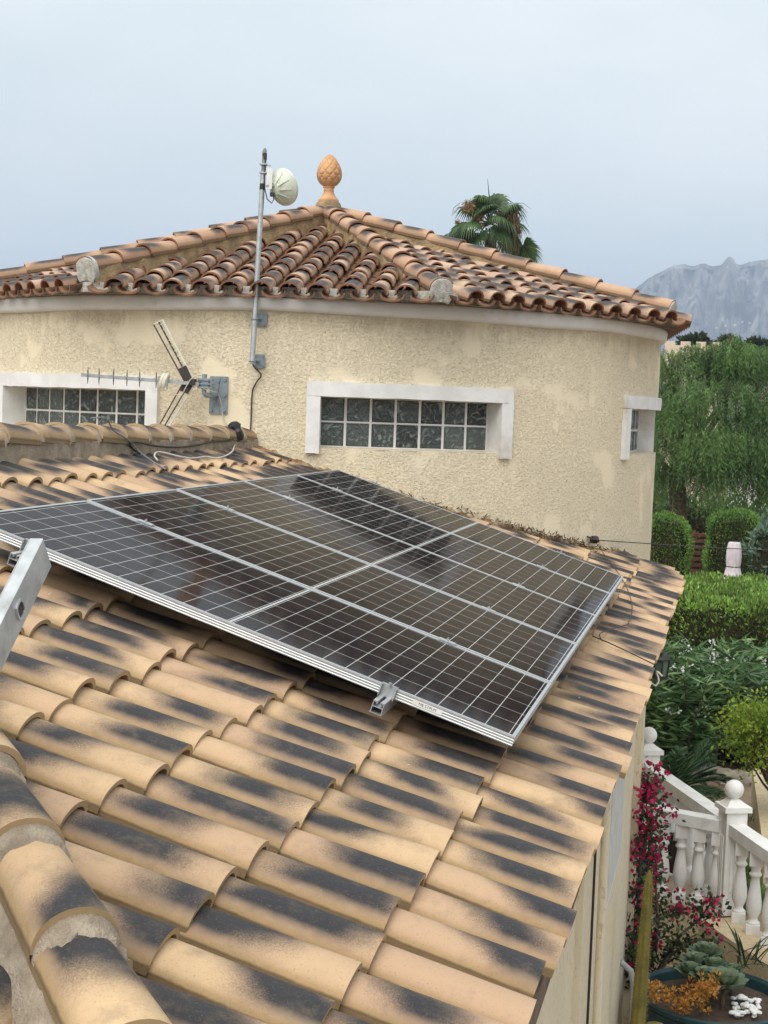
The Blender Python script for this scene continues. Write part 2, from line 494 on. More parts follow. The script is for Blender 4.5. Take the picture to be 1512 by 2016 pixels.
def panel_mat():
    m, nt, b = mat_base('solar_glass')
    o = nd(nt, 'ShaderNodeTexCoord').outputs['Object']
    s = nd(nt, 'ShaderNodeSeparateXYZ', {0: o})
    x, y = s.outputs[0], s.outputs[1]
    ax = mth(nt, 'ABSOLUTE', x)
    u = mth(nt, 'MULTIPLY', mth(nt, 'SUBTRACT', ax, 0.011), 12.0 / 1.012)
    w = mth(nt, 'MULTIPLY', mth(nt, 'SUBTRACT', y, 0.020), 6.0 / 0.998)
    du = mth(nt, 'MULTIPLY', mth(nt, 'ABSOLUTE', mth(nt, 'SUBTRACT', u, mth(nt, 'ROUND', u))), 1.012 / 12.0)
    dw = mth(nt, 'MULTIPLY', mth(nt, 'ABSOLUTE', mth(nt, 'SUBTRACT', w, mth(nt, 'ROUND', w))), 0.998 / 6.0)
    l1 = smooth(nt, du, 0.0008, 0.0017, 1.0, 0.0)
    l2 = smooth(nt, dw, 0.0010, 0.0021, 1.0, 0.0)
    dot = smooth(nt, mth(nt, 'ADD', du, dw), 0.004, 0.0065, 1.0, 0.0)
    mid = smooth(nt, ax, 0.0040, 0.0052, 1.0, 0.0)
    bb = mth(nt, 'MULTIPLY', w, 10.0)
    db = mth(nt, 'ABSOLUTE', mth(nt, 'SUBTRACT', bb, mth(nt, 'ROUND', bb)))
    bus = smooth(nt, db, 0.02, 0.10, 0.22, 0.0)
    line = mth(nt, 'MAXIMUM', mth(nt, 'MAXIMUM', l1, l2), mth(nt, 'MAXIMUM', dot, mid))
    cell = mixc(nt, noise(nt, o, 3.0, 2), (0.012, 0.009, 0.010), (0.018, 0.0135, 0.014))
    c = mixc(nt, bus, cell, (0.10, 0.095, 0.095))
    c = mixc(nt, mth(nt, 'MULTIPLY', line, 0.9), c, (0.52, 0.53, 0.52))
    dust = smooth(nt, noise(nt, o, 2.2, 7, 0.7), 0.5, 0.75)
    c = mixc(nt, mth(nt, 'MULTIPLY', dust, 0.05), c, (0.4, 0.35, 0.3))
    nt.links.new(c, b.inputs['Base Color'])
    b.inputs['Roughness'].default_value = 0.45
    b.inputs['Specular IOR Level'].default_value = 0.0
    b.inputs['Coat Weight'].default_value = 0.46
    b.inputs['Coat Roughness'].default_value = 0.075
    b.inputs['Coat IOR'].default_value = 1.28
    return m


def glass_block_mat():
    m, nt, b = mat_base('wavy_glass_block')
    r = attr(nt, 'rnd')
    v = nd(nt, 'ShaderNodeVectorMath', {0: objvec(nt), 1: nd(nt, 'ShaderNodeCombineXYZ', {0: mth(nt, 'MULTIPLY', r, 9.0), 1: mth(nt, 'MULTIPLY', r, 5.0), 2: r}).outputs[0]}, operation='ADD').outputs[0]
    n = noise(nt, v, 13.0, 2, 0.5, 2.0)
    lo = mixc(nt, r, (0.028, 0.034, 0.032), (0.085, 0.10, 0.094))
    c = mixc(nt, smooth(nt, n, 0.50, 0.78), lo, (0.24, 0.28, 0.265))  # pale swirls: reflections in the wavy glass, painted into its base colour
    nt.links.new(c, b.inputs['Base Color'])
    b.inputs['Roughness'].default_value = 0.07
    b.inputs['Specular IOR Level'].default_value = 0.5
    bump(nt, b, n, 0.55, 0.03)
    return m


def mountain_mat():
    m, nt, b = mat_base('limestone_mountain')
    v = objvec(nt)
    f = smooth(nt, noise(nt, objvec(nt, (1, 1, 0.5)), 0.014, 10, 0.7, 0.6), 0.38, 0.62)
    rock = mixc(nt, f, (0.40, 0.37, 0.36), (0.085, 0.08, 0.085))
    s = nd(nt, 'ShaderNodeSeparateXYZ', {0: nd(nt, 'ShaderNodeNewGeometry').outputs['Normal']})
    veg = mth(nt, 'MULTIPLY', smooth(nt, s.outputs[2], 0.55, 0.85), smooth(nt, noise(nt, v, 0.02, 6), 0.4, 0.6))
    c = mixc(nt, mth(nt, 'MULTIPLY', veg, 0.85), rock, (0.075, 0.085, 0.05))
    nt.links.new(c, b.inputs['Base Color'])
    b.inputs['Roughness'].default_value = 1.0
    b.inputs['Specular IOR Level'].default_value = 0.0
    bump(nt, b, noise(nt, v, 0.05, 8, 0.7), 1.0, 8.0)
    return m


M_GROUND = ground_mat()
M_PANEL = panel_mat()
M_BLOCK = glass_block_mat()
M_ROCKFACE = mountain_mat()

# ---------------------------------------------------------------- terrain
mb = MB()
mb.poly([(-2500, -300, GZ), (3500, -300, GZ), (3500, 6000, GZ), (-2500, 6000, GZ)])
g = mb.build('ground', M_GROUND, smooth=False, loc=(0, 0, GZ)); tag(g, 'sandy brown garden soil around the house', 'ground', kind='structure')


def make_mountain():
    sky = [(900, 800), (1000, 745), (1100, 680), (1160, 622), (1222, 577), (1248, 558), (1276, 543), (1300, 531), (1322, 527), (1345, 530), (1362, 527),
           (1378, 534), (1395, 531), (1404, 519), (1412, 513), (1420, 521), (1425, 531), (1450, 525), (1480, 522), (1512, 515), (1600, 508),
           (1700, 540), (1800, 600), (1900, 650), (2050, 740)]
    xs = np.array([a for a, _ in sky], float); ys = np.array([b for _, b in sky], float)
    D = 3000.0
    ns, ndp = 260, 90
    mb = MB()
    pts = np.zeros((ns, ndp, 3))
    from mathutils import noise as mnoise
    for i in range(ns):
        px = 900 + (2050 - 900) * i / (ns - 1)
        hy = 832 + 0.036 * (px - 1432)
        el = (hy - np.interp(px, xs, ys)) / FOC
        # smoothed skyline drives the lower slopes
        k = np.interp(np.linspace(px - 70, px + 70, 9), xs, ys).mean()
        els = (hy - k) / FOC
        dirv = RW @ np.array([(px - 756) / FOC, 0.0, 1.0]); dirv[2] = 0; dirv /= np.linalg.norm(dirv)
        for j in range(ndp):
            t = j / (ndp - 1)
            dist = D * (0.62 + 0.75 * t)
            crest_t = 0.507
            q = t / crest_t
            if q <= 1:
                g_ = 0.50 * (q / 0.72) ** 1.25 if q < 0.72 else 0.50 + 0.50 * ((q - 0.72) / 0.28) ** 0.8
            else:
                g_ = max(0.0, 1 - (q - 1) * 1.1)
            e = els * min(1, g_ * 1.0) if q < 0.8 else els + (el - els) * min(1, (q - 0.8) / 0.2)
            hh = (e * g_ if q >= 0.8 else els * g_) * D
            n = mnoise.fractal(Vector((px * 0.028, dist * 0.004, 0.3)), 0.8, 2.1, 6)
            n2 = mnoise.fractal(Vector((px * 0.055, dist * 0.007, 4.3)), 0.8, 2.1, 5)
            amp = 26 * min(1, q * 1.5) * (0 if 0.97 < q < 1.03 else 1)
            rg = mnoise.ridged_multi_fractal(Vector((px * 0.03, dist * 0.006, 1.7)), 0.9, 2.2, 6, 1.0, 2.0) - 1.1
            hh += (n * 0.6 + n2 * 0.4 + rg * 0.9) * amp * (0.4 if q < 0.7 else 0.55) * min(1.0, hh / 60)
            dd = dist + (n2 * 70 + n * 90) * (1 if q < 0.97 else 0.3)
            pts[i, j] = (dirv[0] * dd, dirv[1] * dd, max(hh, -3) + (-1.0 if j == 0 else 0))
    ids = [[mb.vert(pts[i, j]) for j in range(ndp)] for i in range(ns)]
    for i in range(ns - 1):
        for j in range(ndp - 1):
            mb.face((ids[i][j], ids[i + 1][j], ids[i + 1][j + 1], ids[i][j + 1]))
    o = mb.build('mountain', M_ROCKFACE, smooth=True, angle=24, loc=(0, 2500, 0))
    tag(o, 'hazy grey limestone mountain with a pointed rock tooth', 'mountain', kind='structure')


make_mountain()

# ---------------------------------------------------------------- lower wing: roof frame
SL = radians(17.517)
RU = Vector((cos(SL), 0, -sin(SL)))       # down the roof
RV = Vector((0, 1, 0))                    # along the eaves
RN = Vector((sin(SL), 0, cos(SL)))        # roof normal
PT = Vector((-1.62430, 4.83375, -0.73668))  # panel plane: middle of the near long edge of the first panel
RP0 = PT - RN * 0.146                     # a point on the plane through the tile crests
TILE_H = 0.053
RB0 = RP0 - RN * TILE_H                   # base plane of the tiles


def roof_pt(x, y, n=0.0):
    """point on the tile base plane above (x, y), raised by n along the roof normal"""
    z = RB0.z - tan(SL) * (x - RB0.x)
    return Vector((x, y, z)) + RN * n


def arch(w, h, seg):
    return [(-w / 2 * cos(pi * k / seg), h * (sin(pi * k / seg) ** 0.88)) for k in range(seg + 1)]


def cover_tile(mb, O, U, V, N, L, w0, w1, h0, h1, lift, th, rnd, seg=10, m=0, inner=True, nu=3):
    """half-round tile: O = middle of its upper end on the base plane, lower end raised by lift"""
    outer = []
    for i in range(nu + 1):
        t = i / nu
        w = w0 + (w1 - w0) * t; h = h0 + (h1 - h0) * t
        row = []
        for k, (v, n) in enumerate(arch(w, h, seg)):
            p = O + U * (L * t) + V * v + N * (n + lift * t)
            row.append(mb.vert(p, rnd=rnd, tu=t, tv=v / (w / 2), edge=0.0))
        outer.append(row)
    for i in range(nu):
        for k in range(seg):
            mb.face((outer[i][k], outer[i + 1][k], outer[i + 1][k + 1], outer[i][k + 1]), m)
    # lip at the lower end, inner face
    a = arch(w1, h1, seg); bq = arch(w1 - 2 * th, h1 - th, seg)
    E = O + U * L + N * lift
    o1 = [mb.vert(E + V * v + N * n, rnd=rnd, tu=1, tv=v / (w1 / 2), edge=0.85) for v, n in a]
    i1 = [mb.vert(E + V * v + N * n, rnd=rnd, tu=1, tv=0.5, edge=1.0) for v, n in bq]
    for k in range(seg):
        mb.face((o1[k], i1[k], i1[k + 1], o1[k + 1]), m)
    if inner:
        B = E - U * (L * 0.45) - N * (lift * 0.45)
        i2 = [mb.vert(E + V * v + N * n, rnd=rnd, tu=1, tv=0.5, edge=1.0) for v, n in bq]
        i3 = [mb.vert(B + V * v + N * n, rnd=rnd, tu=1, tv=0.5, edge=1.0) for v, n in bq]
        for k in range(seg):
            mb.face((i2[k], i3[k], i3[k + 1], i2[k + 1]), m)
    # straight side edges
    for k, sgn in ((0, -1), (seg, 1)):
        p0 = O + V * (sgn * w0 / 2); p1 = E + V * (sgn * w1 / 2)
        q1 = p1 - V * (sgn * th); q0 = p0 - V * (sgn * th)
        mb.face([mb.vert(p, rnd=rnd, tu=0.9, tv=1.0, edge=0.3) for p in (p0, p1, q1, q0)], m)
        d = N * -0.016
        mb.face([mb.vert(p, rnd=rnd, tu=0.9, tv=1.0, edge=0.25) for p in (p0, p1, p1 + d, p0 + d)], m)


def channel_tile(mb, O, U, V, N, L, w, dep, lift, th, seg=6, m=1):
    rows = []
    for t in (0.0, 1.0):
        rows.append([mb.vert(O + U * (L * t) + V * (-w / 2 * cos(pi * k / seg)) + N * (lift * t + dep * (1 - sin(pi * k / seg)))) for k in range(seg + 1)])
    for k in range(seg):
        mb.face((rows[0][k], rows[1][k], rows[1][k + 1], rows[0][k + 1]), m)
    lo = [mb.vert(O + U * L + V * (-w / 2 * cos(pi * k / seg)) + N * (lift + dep * (1 - sin(pi * k / seg)))) for k in range(seg + 1)]
    lo2 = [mb.vert(O + U * L + V * (-(w / 2 + th) * cos(pi * k / seg)) + N * (lift - th + dep * (1 - sin(pi * k / seg)) + (0.0 if 0 < k < seg else th))) for k in range(seg + 1)]
    for k in range(seg):
        mb.face((lo[k], lo2[k], lo2[k + 1], lo[k + 1]), m)


TC = Vector((-3.86, 14.1))        # tower axis
TR = 3.22                         # tower radius
EAVE_X = -0.275
RIDGE_X = -3.47
PITCH = 0.211
EXPO = 0.36                       # horizontal exposure of a course
YEND = 13.22


def hip_y(x): return 1.225 - 1.14 * x


house = thing('house_wing', (-2.0, 6.0, GZ), 'low wing of the house with ochre tiled roof carrying the solar panels', 'house')

deck = MB()
dn = -0.05
def rp(x, y): return roof_pt(x, y, dn)
xr = RIDGE_X
pl = [rp(EAVE_X - 0.09, hip_y(EAVE_X)), rp(EAVE_X - 0.07, YEND), rp(-0.75, YEND), rp(-0.75, 12.2), rp(-1.6, 11.3), rp(-2.6, 10.8), rp(xr, 10.75), rp(xr, hip_y(xr))]
top = [deck.vert(p) for p in pl]; bot = [deck.vert(p - Vector((0, 0, 0.07))) for p in pl]
deck.face(top); deck.face(bot[::-1])
for k in range(len(pl)):
    j = (k + 1) % len(pl)
    deck.face((top[k], bot[k], bot[j], top[j]))
# front facet deck
FS = math.atan(tan(SL) / 1.14)
FU = Vector((0, -cos(FS), -sin(FS))); FV = Vector((1, 0, 0)); FN = Vector((0, -sin(FS), cos(FS)))
hA = rp(EAVE_X, hip_y(EAVE_X)); hB = rp(xr, hip_y(xr))
fa = [hA, hB, hB + FU * 2.9 + Vector((-0.0, 0, 0)), hA + Vector((0, -0.0, 0))]
fA = hB + FU * ((hB.y - hA.y) / cos(FS))
deck.poly([hA, hB, fA]); deck.poly([fA - Vector((0, 0, .07)), hB - Vector((0, 0, .07)), hA - Vector((0, 0, .07))])
roof = deck.build('roof', [M_DECK], house, smooth=False)

tiles = MB()
ncol = 0
y = 2.99 - PITCH * 9
while y < YEND + 0.02:
    jx = rng.uniform(-0.012, 0.012)
    for c in range(0, 10):
        xl = -0.366 + 0.005 * y - EXPO * c                 # lower end
        xu = xl - EXPO - 0.075                 # upper end (lapped)
        xm = (xl + xu) / 2
        if hip_y(xm) > y + 0.25: continue
        if xl < RIDGE_X + 0.02: continue
        dx, dy = xm - TC.x, y - TC.y
        if hypot(dx, dy) < TR - 0.02 or (y > TC.y - 2.0 and xm < -1.2 and hypot(dx, dy) < TR + 0.0): continue
        ww = rng.uniform(-0.004, 0.004); yy = y + rng.uniform(-0.006, 0.006)
        xu = max(xu, (1.225 - y) / 1.14 - 0.03)
        if xl - xu < 0.06: continue
        xl = xl - max(0.0, y - 12.55) ** 2 * 0.28
        L = (xl - xu) / cos(SL)
        O = roof_pt(max(xu, RIDGE_X - 0.1) + jx, yy)
        if xu < RIDGE_X - 0.1: L = (xl - RIDGE_X + 0.1) / cos(SL)
        s = rng.uniform(-0.02, 0.02)
        Ut = (RU + RV * s + RN * rng.uniform(-0.006, 0.012)).normalized()
        cover_tile(tiles, O + RN * rng.uniform(-0.004, 0.004), Ut, RV, RN, L + rng.uniform(-.016, .016), 0.136 + ww, 0.160 + ww, TILE_H - 0.010, TILE_H + 0.001, 0.018, 0.015, rng.random(), seg=12)
        channel_tile(tiles, roof_pt(xu, yy + PITCH / 2, -0.042), RU, RV, RN, (xl - xu) / cos(SL) + (0.030 if c else -0.025), 0.125, 0.045, 0.012, 0.014)
    y += PITCH
# tiles of the facet beyond the hip (bottom left corner of the photograph)
x = -0.62
while x > -3.3:
    hy = hip_y(x)
    for c in range(0, 9):
        yl = 1.18 + EXPO * 0.97 * c
        yu = min(yl + EXPO * 0.97 + 0.075, hy + 0.03)
        if yu - yl < 0.06: break
        zb = roof_pt(x, hy).z
        ztop = zb + (yu - hy) * tan(FS)
        cover_tile(tiles, Vector((x + rng.uniform(-.006, .006), yu, ztop)), FU, FV, FN, (yu - yl) / cos(FS), 0.136, 0.160, TILE_H - 0.010, TILE_H + 0.001, 0.018, 0.015, rng.random(), seg=12)
        channel_tile(tiles, Vector((x - PITCH / 2, yu, ztop)) - FN * 0.042, FU, FV, FN, (yu - yl) / cos(FS) + 0.030, 0.125, 0.045, 0.012, 0.014)
    x -= PITCH
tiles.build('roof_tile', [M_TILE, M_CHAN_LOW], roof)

# hip of the lower roof
def cap_run(mb, A, B, expo, lap, w0, w1, h0, h1, th, side_m, tile_m, collar=True, base=0.0, seg=14, jit=0.01, cw=1.0):
    """cap tiles from the upper end A down to B, each with a mortar collar under its lip"""
    U = (B - A).normalized(); L = (B - A).length
    V = U.cross(Vector((0, 0, 1))).normalized(); N = V.cross(U).normalized()
    if N.z < 0: N = -N
    n = max(1, int(round(L / expo)))
    ex = L / n
    for k in range(n):
        O = A + U * (ex * k - (lap if k else 0)) + N * base
        r = rng.random()
        while (r * 37.13) % 1 > 0.85: r = rng.random()
        Ld = ex + (lap if k else 0)
        side = V * rng.uniform(-jit, jit)
        cover_tile(mb, O + side, U, V, N, Ld, w0, w1, h0, h1, 0.02, th, r, seg=seg, m=tile_m)
        if collar and k < n - 1:
            E = A + U * (ex * (k + 1)) + N * (base + 0.006)
            ar = arch(w0 + 0.022, h0 + 0.012, seg)
            r0 = [mb.vert(E - U * 0.02 + V * v + N * nn, edge=0.0) for v, nn in ar]
            wob = [rng.uniform(-0.010, 0.010) for _ in ar]
            r1 = [mb.vert(E + U * (0.052 * cw + wob[q] * cw) + V * v * 0.985 + N * (nn - 0.004), edge=0.0) for q, (v, nn) in enumerate(ar)]
            r2 = [mb.vert(E + U * (0.070 * cw + wob[q] * cw) + V * v * 0.9 + N * (nn - 0.03), edge=0.0) for q, (v, nn) in enumerate(ar)]
            for q in range(seg):
                mb.face((r0[q], r1[q], r1[q + 1], r0[q + 1]), side_m)
                mb.face((r1[q], r2[q], r2[q + 1], r1[q + 1]), side_m)


def mortar_bed(mb, A, B, w_top, w_bot, hgt, m, steps=40, wob=0.006):
    """mortar wall under a run of caps: A-B is the line along its top"""
    U = (B - A).normalized()
    V = U.cross(Vector((0, 0, 1))).normalized()
    rows = []
    for i in range(steps + 1):
        p = A + (B - A) * (i / steps)
        row = []
        for (v, z) in ((-w_bot / 2, -hgt), (-w_bot * 0.47, -hgt * 0.5), (-w_top / 2, 0.004), (0, 0.02), (w_top / 2, 0.004), (w_bot * 0.47, -hgt * 0.5), (w_bot / 2, -hgt)):
            row.append(mb.vert(p + V * (v + rng.uniform(-wob, wob)) + Vector((0, 0, z))))
        rows.append(row)
    for i in range(steps):
        for k in range(6):
            mb.face((rows[i][k], rows[i][k + 1], rows[i + 1][k + 1], rows[i + 1][k]), m)
    mb.face(rows[0], m); mb.face(rows[-1][::-1], m)


hip = MB()
hA = roof_pt(RIDGE_X + 0.05, hip_y(RIDGE_X + 0.05)) + Vector((0, 0, 0.095))
hB = roof_pt(-0.42, hip_y(-0.42)) + Vector((0, 0, 0.085))
cap_run(hip, hA, hB, 0.37, 0.06, 0.142, 0.168, 0.075, 0.085, 0.015, 1, 0, cw=1.1)
mortar_bed(hip, hA, hB, 0.142, 0.26, 0.14, 1, 70, 0.012)
hip.build('hip_ridge', [M_TILE, M_MORTAR], roof, angle=60)

ridge = MB()
rA = Vector((RIDGE_X - 0.09, 10.95, roof_pt(RIDGE_X, 0).z + 0.105))
rB = Vector((RIDGE_X - 0.09, 4.95, roof_pt(RIDGE_X, 0).z + 0.145))
cap_run(ridge, rA, rB, 0.37, 0.05, 0.185, 0.205, 0.075, 0.088, 0.015, 1, 0, cw=0.35)
mortar_bed(ridge, rA, rB, 0.185, 0.20, 0.30, 1, 60, 0.006)
ridge.build('ridge_cap', [M_TILE, M_MORTAR], roof, angle=60)

# ragged mortar where the roof meets the tower
fl = MB()
prev = None
for i in range(90):
    a = radians(1 + 72 * i / 89)
    ca, sa = sin(a), -cos(a)
    r1 = TR - 0.02; r2 = TR + 0.05 + rng.uniform(-0.018, 0.03)
    def onr(r, up): 
        xx, yy = TC.x + r * ca, TC.y + r * sa
        p = roof_pt(xx, yy); return Vector((p.x, p.y, p.z + up))
    row = [fl.vert(onr(r1, 0.062 + rng.uniform(-0.02, 0.03))), fl.vert(onr((r1 + r2) / 2, 0.052 + rng.uniform(-0.016, 0.016))), fl.vert(onr(r2, 0.036 + rng.uniform(-0.012, 0.015))), fl.vert(onr(r2, -0.03))]
    if prev:
        for k in range(3): fl.face((prev[k], row[k], row[k + 1], prev[k + 1]))
    prev = row
M_FLASH = simple('crumbling_mortar', (0.46, 0.34, 0.20), (0.20, 0.12, 0.06), 11.0, 1.0, spec=0.05, bscale=45, bstr=1.0, bdist=0.02, dirt=(0.07, 0.045, 0.03), detail=8)
fl.build('mortar_joint', M_FLASH, roof, angle=30)
C = []; D = []
for i in range(620):
    az = rng.uniform(18, 64) if i % 3 == 0 else rng.gauss(50, 8)
    a = radians(min(max(az, 8), 70)); r = TR + abs(rng.gauss(0.03, 0.05))
    xx, yy = TC.x + r * sin(a), TC.y - r * cos(a)
    p = roof_pt(xx, yy); C.append((p.x, p.y, p.z + 0.062 + rng.uniform(-0.01, 0.03) - 0.25 * (r - TR))); D.append((rng.gauss(0, 1), rng.gauss(0, 1), rng.gauss(0.2, 0.6)))
M_LITTER = foliage_mat('dry_litter', (0.05, 0.032, 0.018), (0.15, 0.095, 0.05), (0.28, 0.19, 0.10), 0.0)
tag(leaf_mesh('leaf_litter', M_LITTER, C, D, 0.045, 0.012, roof), kind='stuff')

# house wall below the eaves (its side faces the garden)
WX = -0.50
hw = MB()
def wq(y0, y1, x): 
    z1 = roof_pt(x, 0, dn).z - 0.03
    return [(x, y0, GZ), (x, y1, GZ), (x, y1, z1), (x, y0, z1)]
hw.poly(wq(1.75, 10.5, WX)); hw.poly([(WX, 10.5, GZ), (-3.0, 10.5, GZ), (-3.0, 10.5, -0.55), (WX, 10.5, roof_pt(WX, 0, dn).z - .03)])
hw.poly([(WX, 1.75, GZ), (WX, 1.75, -1.55), (-3.4, 1.75, -1.55), (-3.4, 1.75, GZ)])
hw.poly([(-3.4, 1.75, GZ), (-3.4, 1.75, -1.55), (-3.4, 10.9, -1.2), (-3.4, 10.9, GZ)])
hw.box((WX + 0.012, 6.2, (GZ - 1.36) / 2 - .02), (0.03, 0.34, -1.36 - GZ - 0.04))
hw.box((WX + 0.02, 10.35, (GZ - 1.36) / 2 - .02), (0.05, 0.28, -1.36 - GZ - 0.04))
hw.build('wall', M_STUCCO_SIDE, house, smooth=False)
sw = MB()
sw.box((WX + 0.01, 7.98, -2.03), (0.03, 1.12, 0.92)); 
wnd = sw.build('window', M_WHITE, house, smooth=False)
sp = MB(); sp.box((WX + 0.028, 7.98, -2.03), (0.012, 0.98, 0.80))
M_SHUTTER = simple('pale_blue_shutter', (0.60, 0.60, 0.585), (0.50, 0.50, 0.49), 8.0, 0.6)
sp.build('shutter', M_SHUTTER, wnd, smooth=False)
dp = MB(); dp.tube([(WX + 0.055, 6.74, -1.35), (WX + 0.055, 6.74, GZ)], 0.020, 10); dp.build('downpipe', M_STUCCO_SIDE, house)
dp = MB(); dp.tube([(WX + 0.0, 9.6, -3.5), (WX + 0.07, 9.62, -3.56), (WX + 0.09, 9.62, -3.66), (WX + 0.09, 9.64, GZ)], 0.020, 10); dp.build('waste_pipe', M_CABLE_GREY2, house)

# ---------------------------------------------------------------- round tower
def cyl(azd, z, r):
    a = radians(azd)
    return Vector((TC.x + r * sin(a), TC.y - r * cos(a), z))


tower = thing('round_tower', (TC.x, TC.y, GZ), 'round cream stucco tower with glass block windows and a terracotta hipped roof', 'tower')
WINS = [(-24.6, 15.3, 8), (28.2, 12.95, 7), (86.5, 16.5, 9)]      # middle azimuth, half width, blocks
WIN = [w for w, _, _ in WINS]
FRW = 1.85            # half width of the opening / of the frame, degrees
WZ0, WZ1, WZ2 = -0.305, 0.09, 0.20
tw = MB()
azs = set(float(a) for a in range(-180, 180, 2))
for w, WH, _ in WINS: azs |= {w - WH, w + WH}
azs = sorted(azs)
azs = [a for i, a in enumerate(azs) if all(abs(a - (w + s * WH)) > 0.9 or a == w + s * WH for w, WH, _ in WINS for s in (-1, 1))]
zs = [GZ, -2.0, -1.0, WZ0, WZ1, 0.45, 0.74]
grid = [[tw.vert(cyl(a, z, TR + 0.006 * sin(a * 1.3 + z * 3))) for z in zs] for a in azs]
na = len(azs)
for i in range(na):
    j = (i + 1) % na
    mid = (azs[i] + azs[j]) / 2 if j else 179.5
    hole = any(abs(mid - w) < WH for w, WH, _ in WINS)
    for k in range(len(zs) - 1):
        if hole and k == 3: continue
        tw.face((grid[i][k], grid[j][k], grid[j][k + 1], grid[i][k + 1]))
for w, WH, _ in WINS:          # stucco sill of each opening
    st = [w - WH + 2 * WH * i / 12 for i in range(13)]
    for i in range(12):
        tw.poly([cyl(st[i], WZ0, TR), cyl(st[i + 1], WZ0, TR), cyl(st[i + 1], WZ0 + 0.012, TR - 0.24), cyl(st[i], WZ0 + 0.012, TR - 0.24)])
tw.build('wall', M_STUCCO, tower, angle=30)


def arc_bar(mb, a0, a1, r0, r1, z0, z1, n=16, m=0, wob=0.0):
    sec = []
    for i in range(n + 1):
        a = a0 + (a1 - a0) * i / n
        jw = lambda: rng.uniform(-wob, wob)
        sec.append([mb.vert(cyl(a, z0 + jw(), r0)), mb.vert(cyl(a, z0 + jw(), r1 + jw())), mb.vert(cyl(a, z1 + jw(), r1 + jw())), mb.vert(cyl(a, z1 + jw(), r0))])
    for i in range(n):
        for k in range(4):
            q = (k + 1) % 4
            mb.face((sec[i][k], sec[i + 1][k], sec[i + 1][q], sec[i][q]), m)
    mb.face(sec[0][::-1], m); mb.face(sec[-1], m)


for w, WH, n in WINS:
    WO = WH + FRW
    fr = MB()
    arc_bar(fr, w - WO, w + WO, TR - 0.23, TR + 0.035, WZ1, WZ2, 24, wob=0.0025)
    arc_bar(fr, w - WO, w - WH, TR - 0.23, TR + 0.035, -0.345, WZ1 - 0.001, 3, wob=0.0025)
    arc_bar(fr, w + WH, w + WO, TR - 0.23, TR + 0.035, -0.345, WZ1 - 0.001, 3, wob=0.0025)
    f = fr.build('window', M_WHITE, tower, angle=30)
    gb = MB()
    RG = TR - 0.185
    for c in range(n):
        a0 = w - WH + 2 * WH * c / n; a1 = w - WH + 2 * WH * (c + 1) / n
        for rrow in range(2):
            z0 = WZ0 + 0.012 + (WZ1 - WZ0 - 0.012) * rrow / 2; z1 = WZ0 + 0.012 + (WZ1 - WZ0 - 0.012) * (rrow + 1) / 2
            am = (a0 + a1) / 2; zm = (z0 + z1) / 2
            T = Vector((cos(radians(am)), sin(radians(am)), 0)); Nn = Vector((sin(radians(am)), -cos(radians(am)), 0))
            cc = cyl(am, zm, RG)
            hw_ = radians(a1 - a0) / 2 * RG - 0.009; hz = (z1 - z0) / 2 - 0.009
            lv = [(1.0, 1.0, -0.03), (1.0, 1.0, 0.004), (0.93, 0.93, 0.012), (0.86, 0.86, 0.008), (0.3, 0.3, 0.012)]
            rings = []; rb = rng.random()
            for (sx, sz, dn_) in lv:
                rings.append([gb.vert(cc + T * (hw_ * sx * q) + Vector((0, 0, hz * sz * e)) + Nn * dn_, rnd=rb) for q, e in ((-1, -1), (1, -1), (1, 1), (-1, 1))])
            for i in range(len(rings) - 1):
                for k in range(4):
                    gb.face((rings[i][k], rings[i][(k + 1) % 4], rings[i + 1][(k + 1) % 4], rings[i + 1][k]))
            gb.face(rings[-1])
    gb.build('glass_block', M_BLOCK, f, angle=20)
    gr = MB()
    for c in range(n + 1):
        a = w - WH + 2 * WH * c / n
        arc_bar(gr, a - 0.20, a + 0.20, RG - 0.03, RG + 0.006, WZ0, WZ1, 1)
    for zz in (WZ0 + 0.012, (WZ0 + WZ1 + 0.012) / 2, WZ1 - 0.004):
        arc_bar(gr, w - WH, w + WH, RG - 0.028, RG + 0.004, zz - 0.007, zz + 0.007, 14)
    gr.build('mortar_grid', M_WHITE, f, smooth=False)

co = MB()
prof = [(TR - 0.04, 0.70), (TR + 0.03, 0.712), (TR + 0.052, 0.735), (TR + 0.058, 0.80), (TR + 0.05, 0.815), (TR - 0.1, 0.82)]
N_ = 120
rr = []
for i in range(N_):
    a = 360.0 * i / N_
    wv = 0.008 * sin(radians(a) * 5 + 1) + 0.004 * sin(radians(a) * 13)
    rr.append([co.vert(cyl(a, z + wv * (1 if k < 3 else 0.3), r + 0.004 * sin(radians(a) * 9))) for k, (r, z) in enumerate(prof)])
for i in range(N_):
    j = (i + 1) % N_
    for k in range(len(prof) - 1):
        co.face((rr[i][k], rr[j][k], rr[j][k + 1], rr[i][k + 1]))
co.build('cornice', M_CORNICE, tower, angle=50)

# octagonal tiled roof
AP = 3.345; ZE = 0.84; ZA = 1.73
TS = math.atan((ZA - ZE) / AP)
HAZ = [-15.5 + 45 * k for k in range(8)]
HR = [3.54, 3.54, 3.47, 3.45, 3.45, 3.45, 3.45, 3.48]
HZ = [1.065, 0.980, 1.015, 1.0, 1.0, 1.0, 1.0, 1.02]
dk = MB()
apex = dk.vert((TC.x, TC.y, ZA - 0.035))
ring = [dk.vert(cyl(a, ZE - 0.03 + 0.005, (AP - 0.06) / cos(radians(22.5)))) for a in HAZ]
for k in range(8): dk.face((apex, ring[k], ring[(k + 1) % 8]))
dk.face(ring[::-1])
b0 = [dk.vert(cyl(a, 0.812, (AP - 0.075) / cos(radians(22.5)))) for a in HAZ]; b1 = [dk.vert(cyl(a, ZE + 0.055, (AP - 0.075) / cos(radians(22.5)))) for a in HAZ]
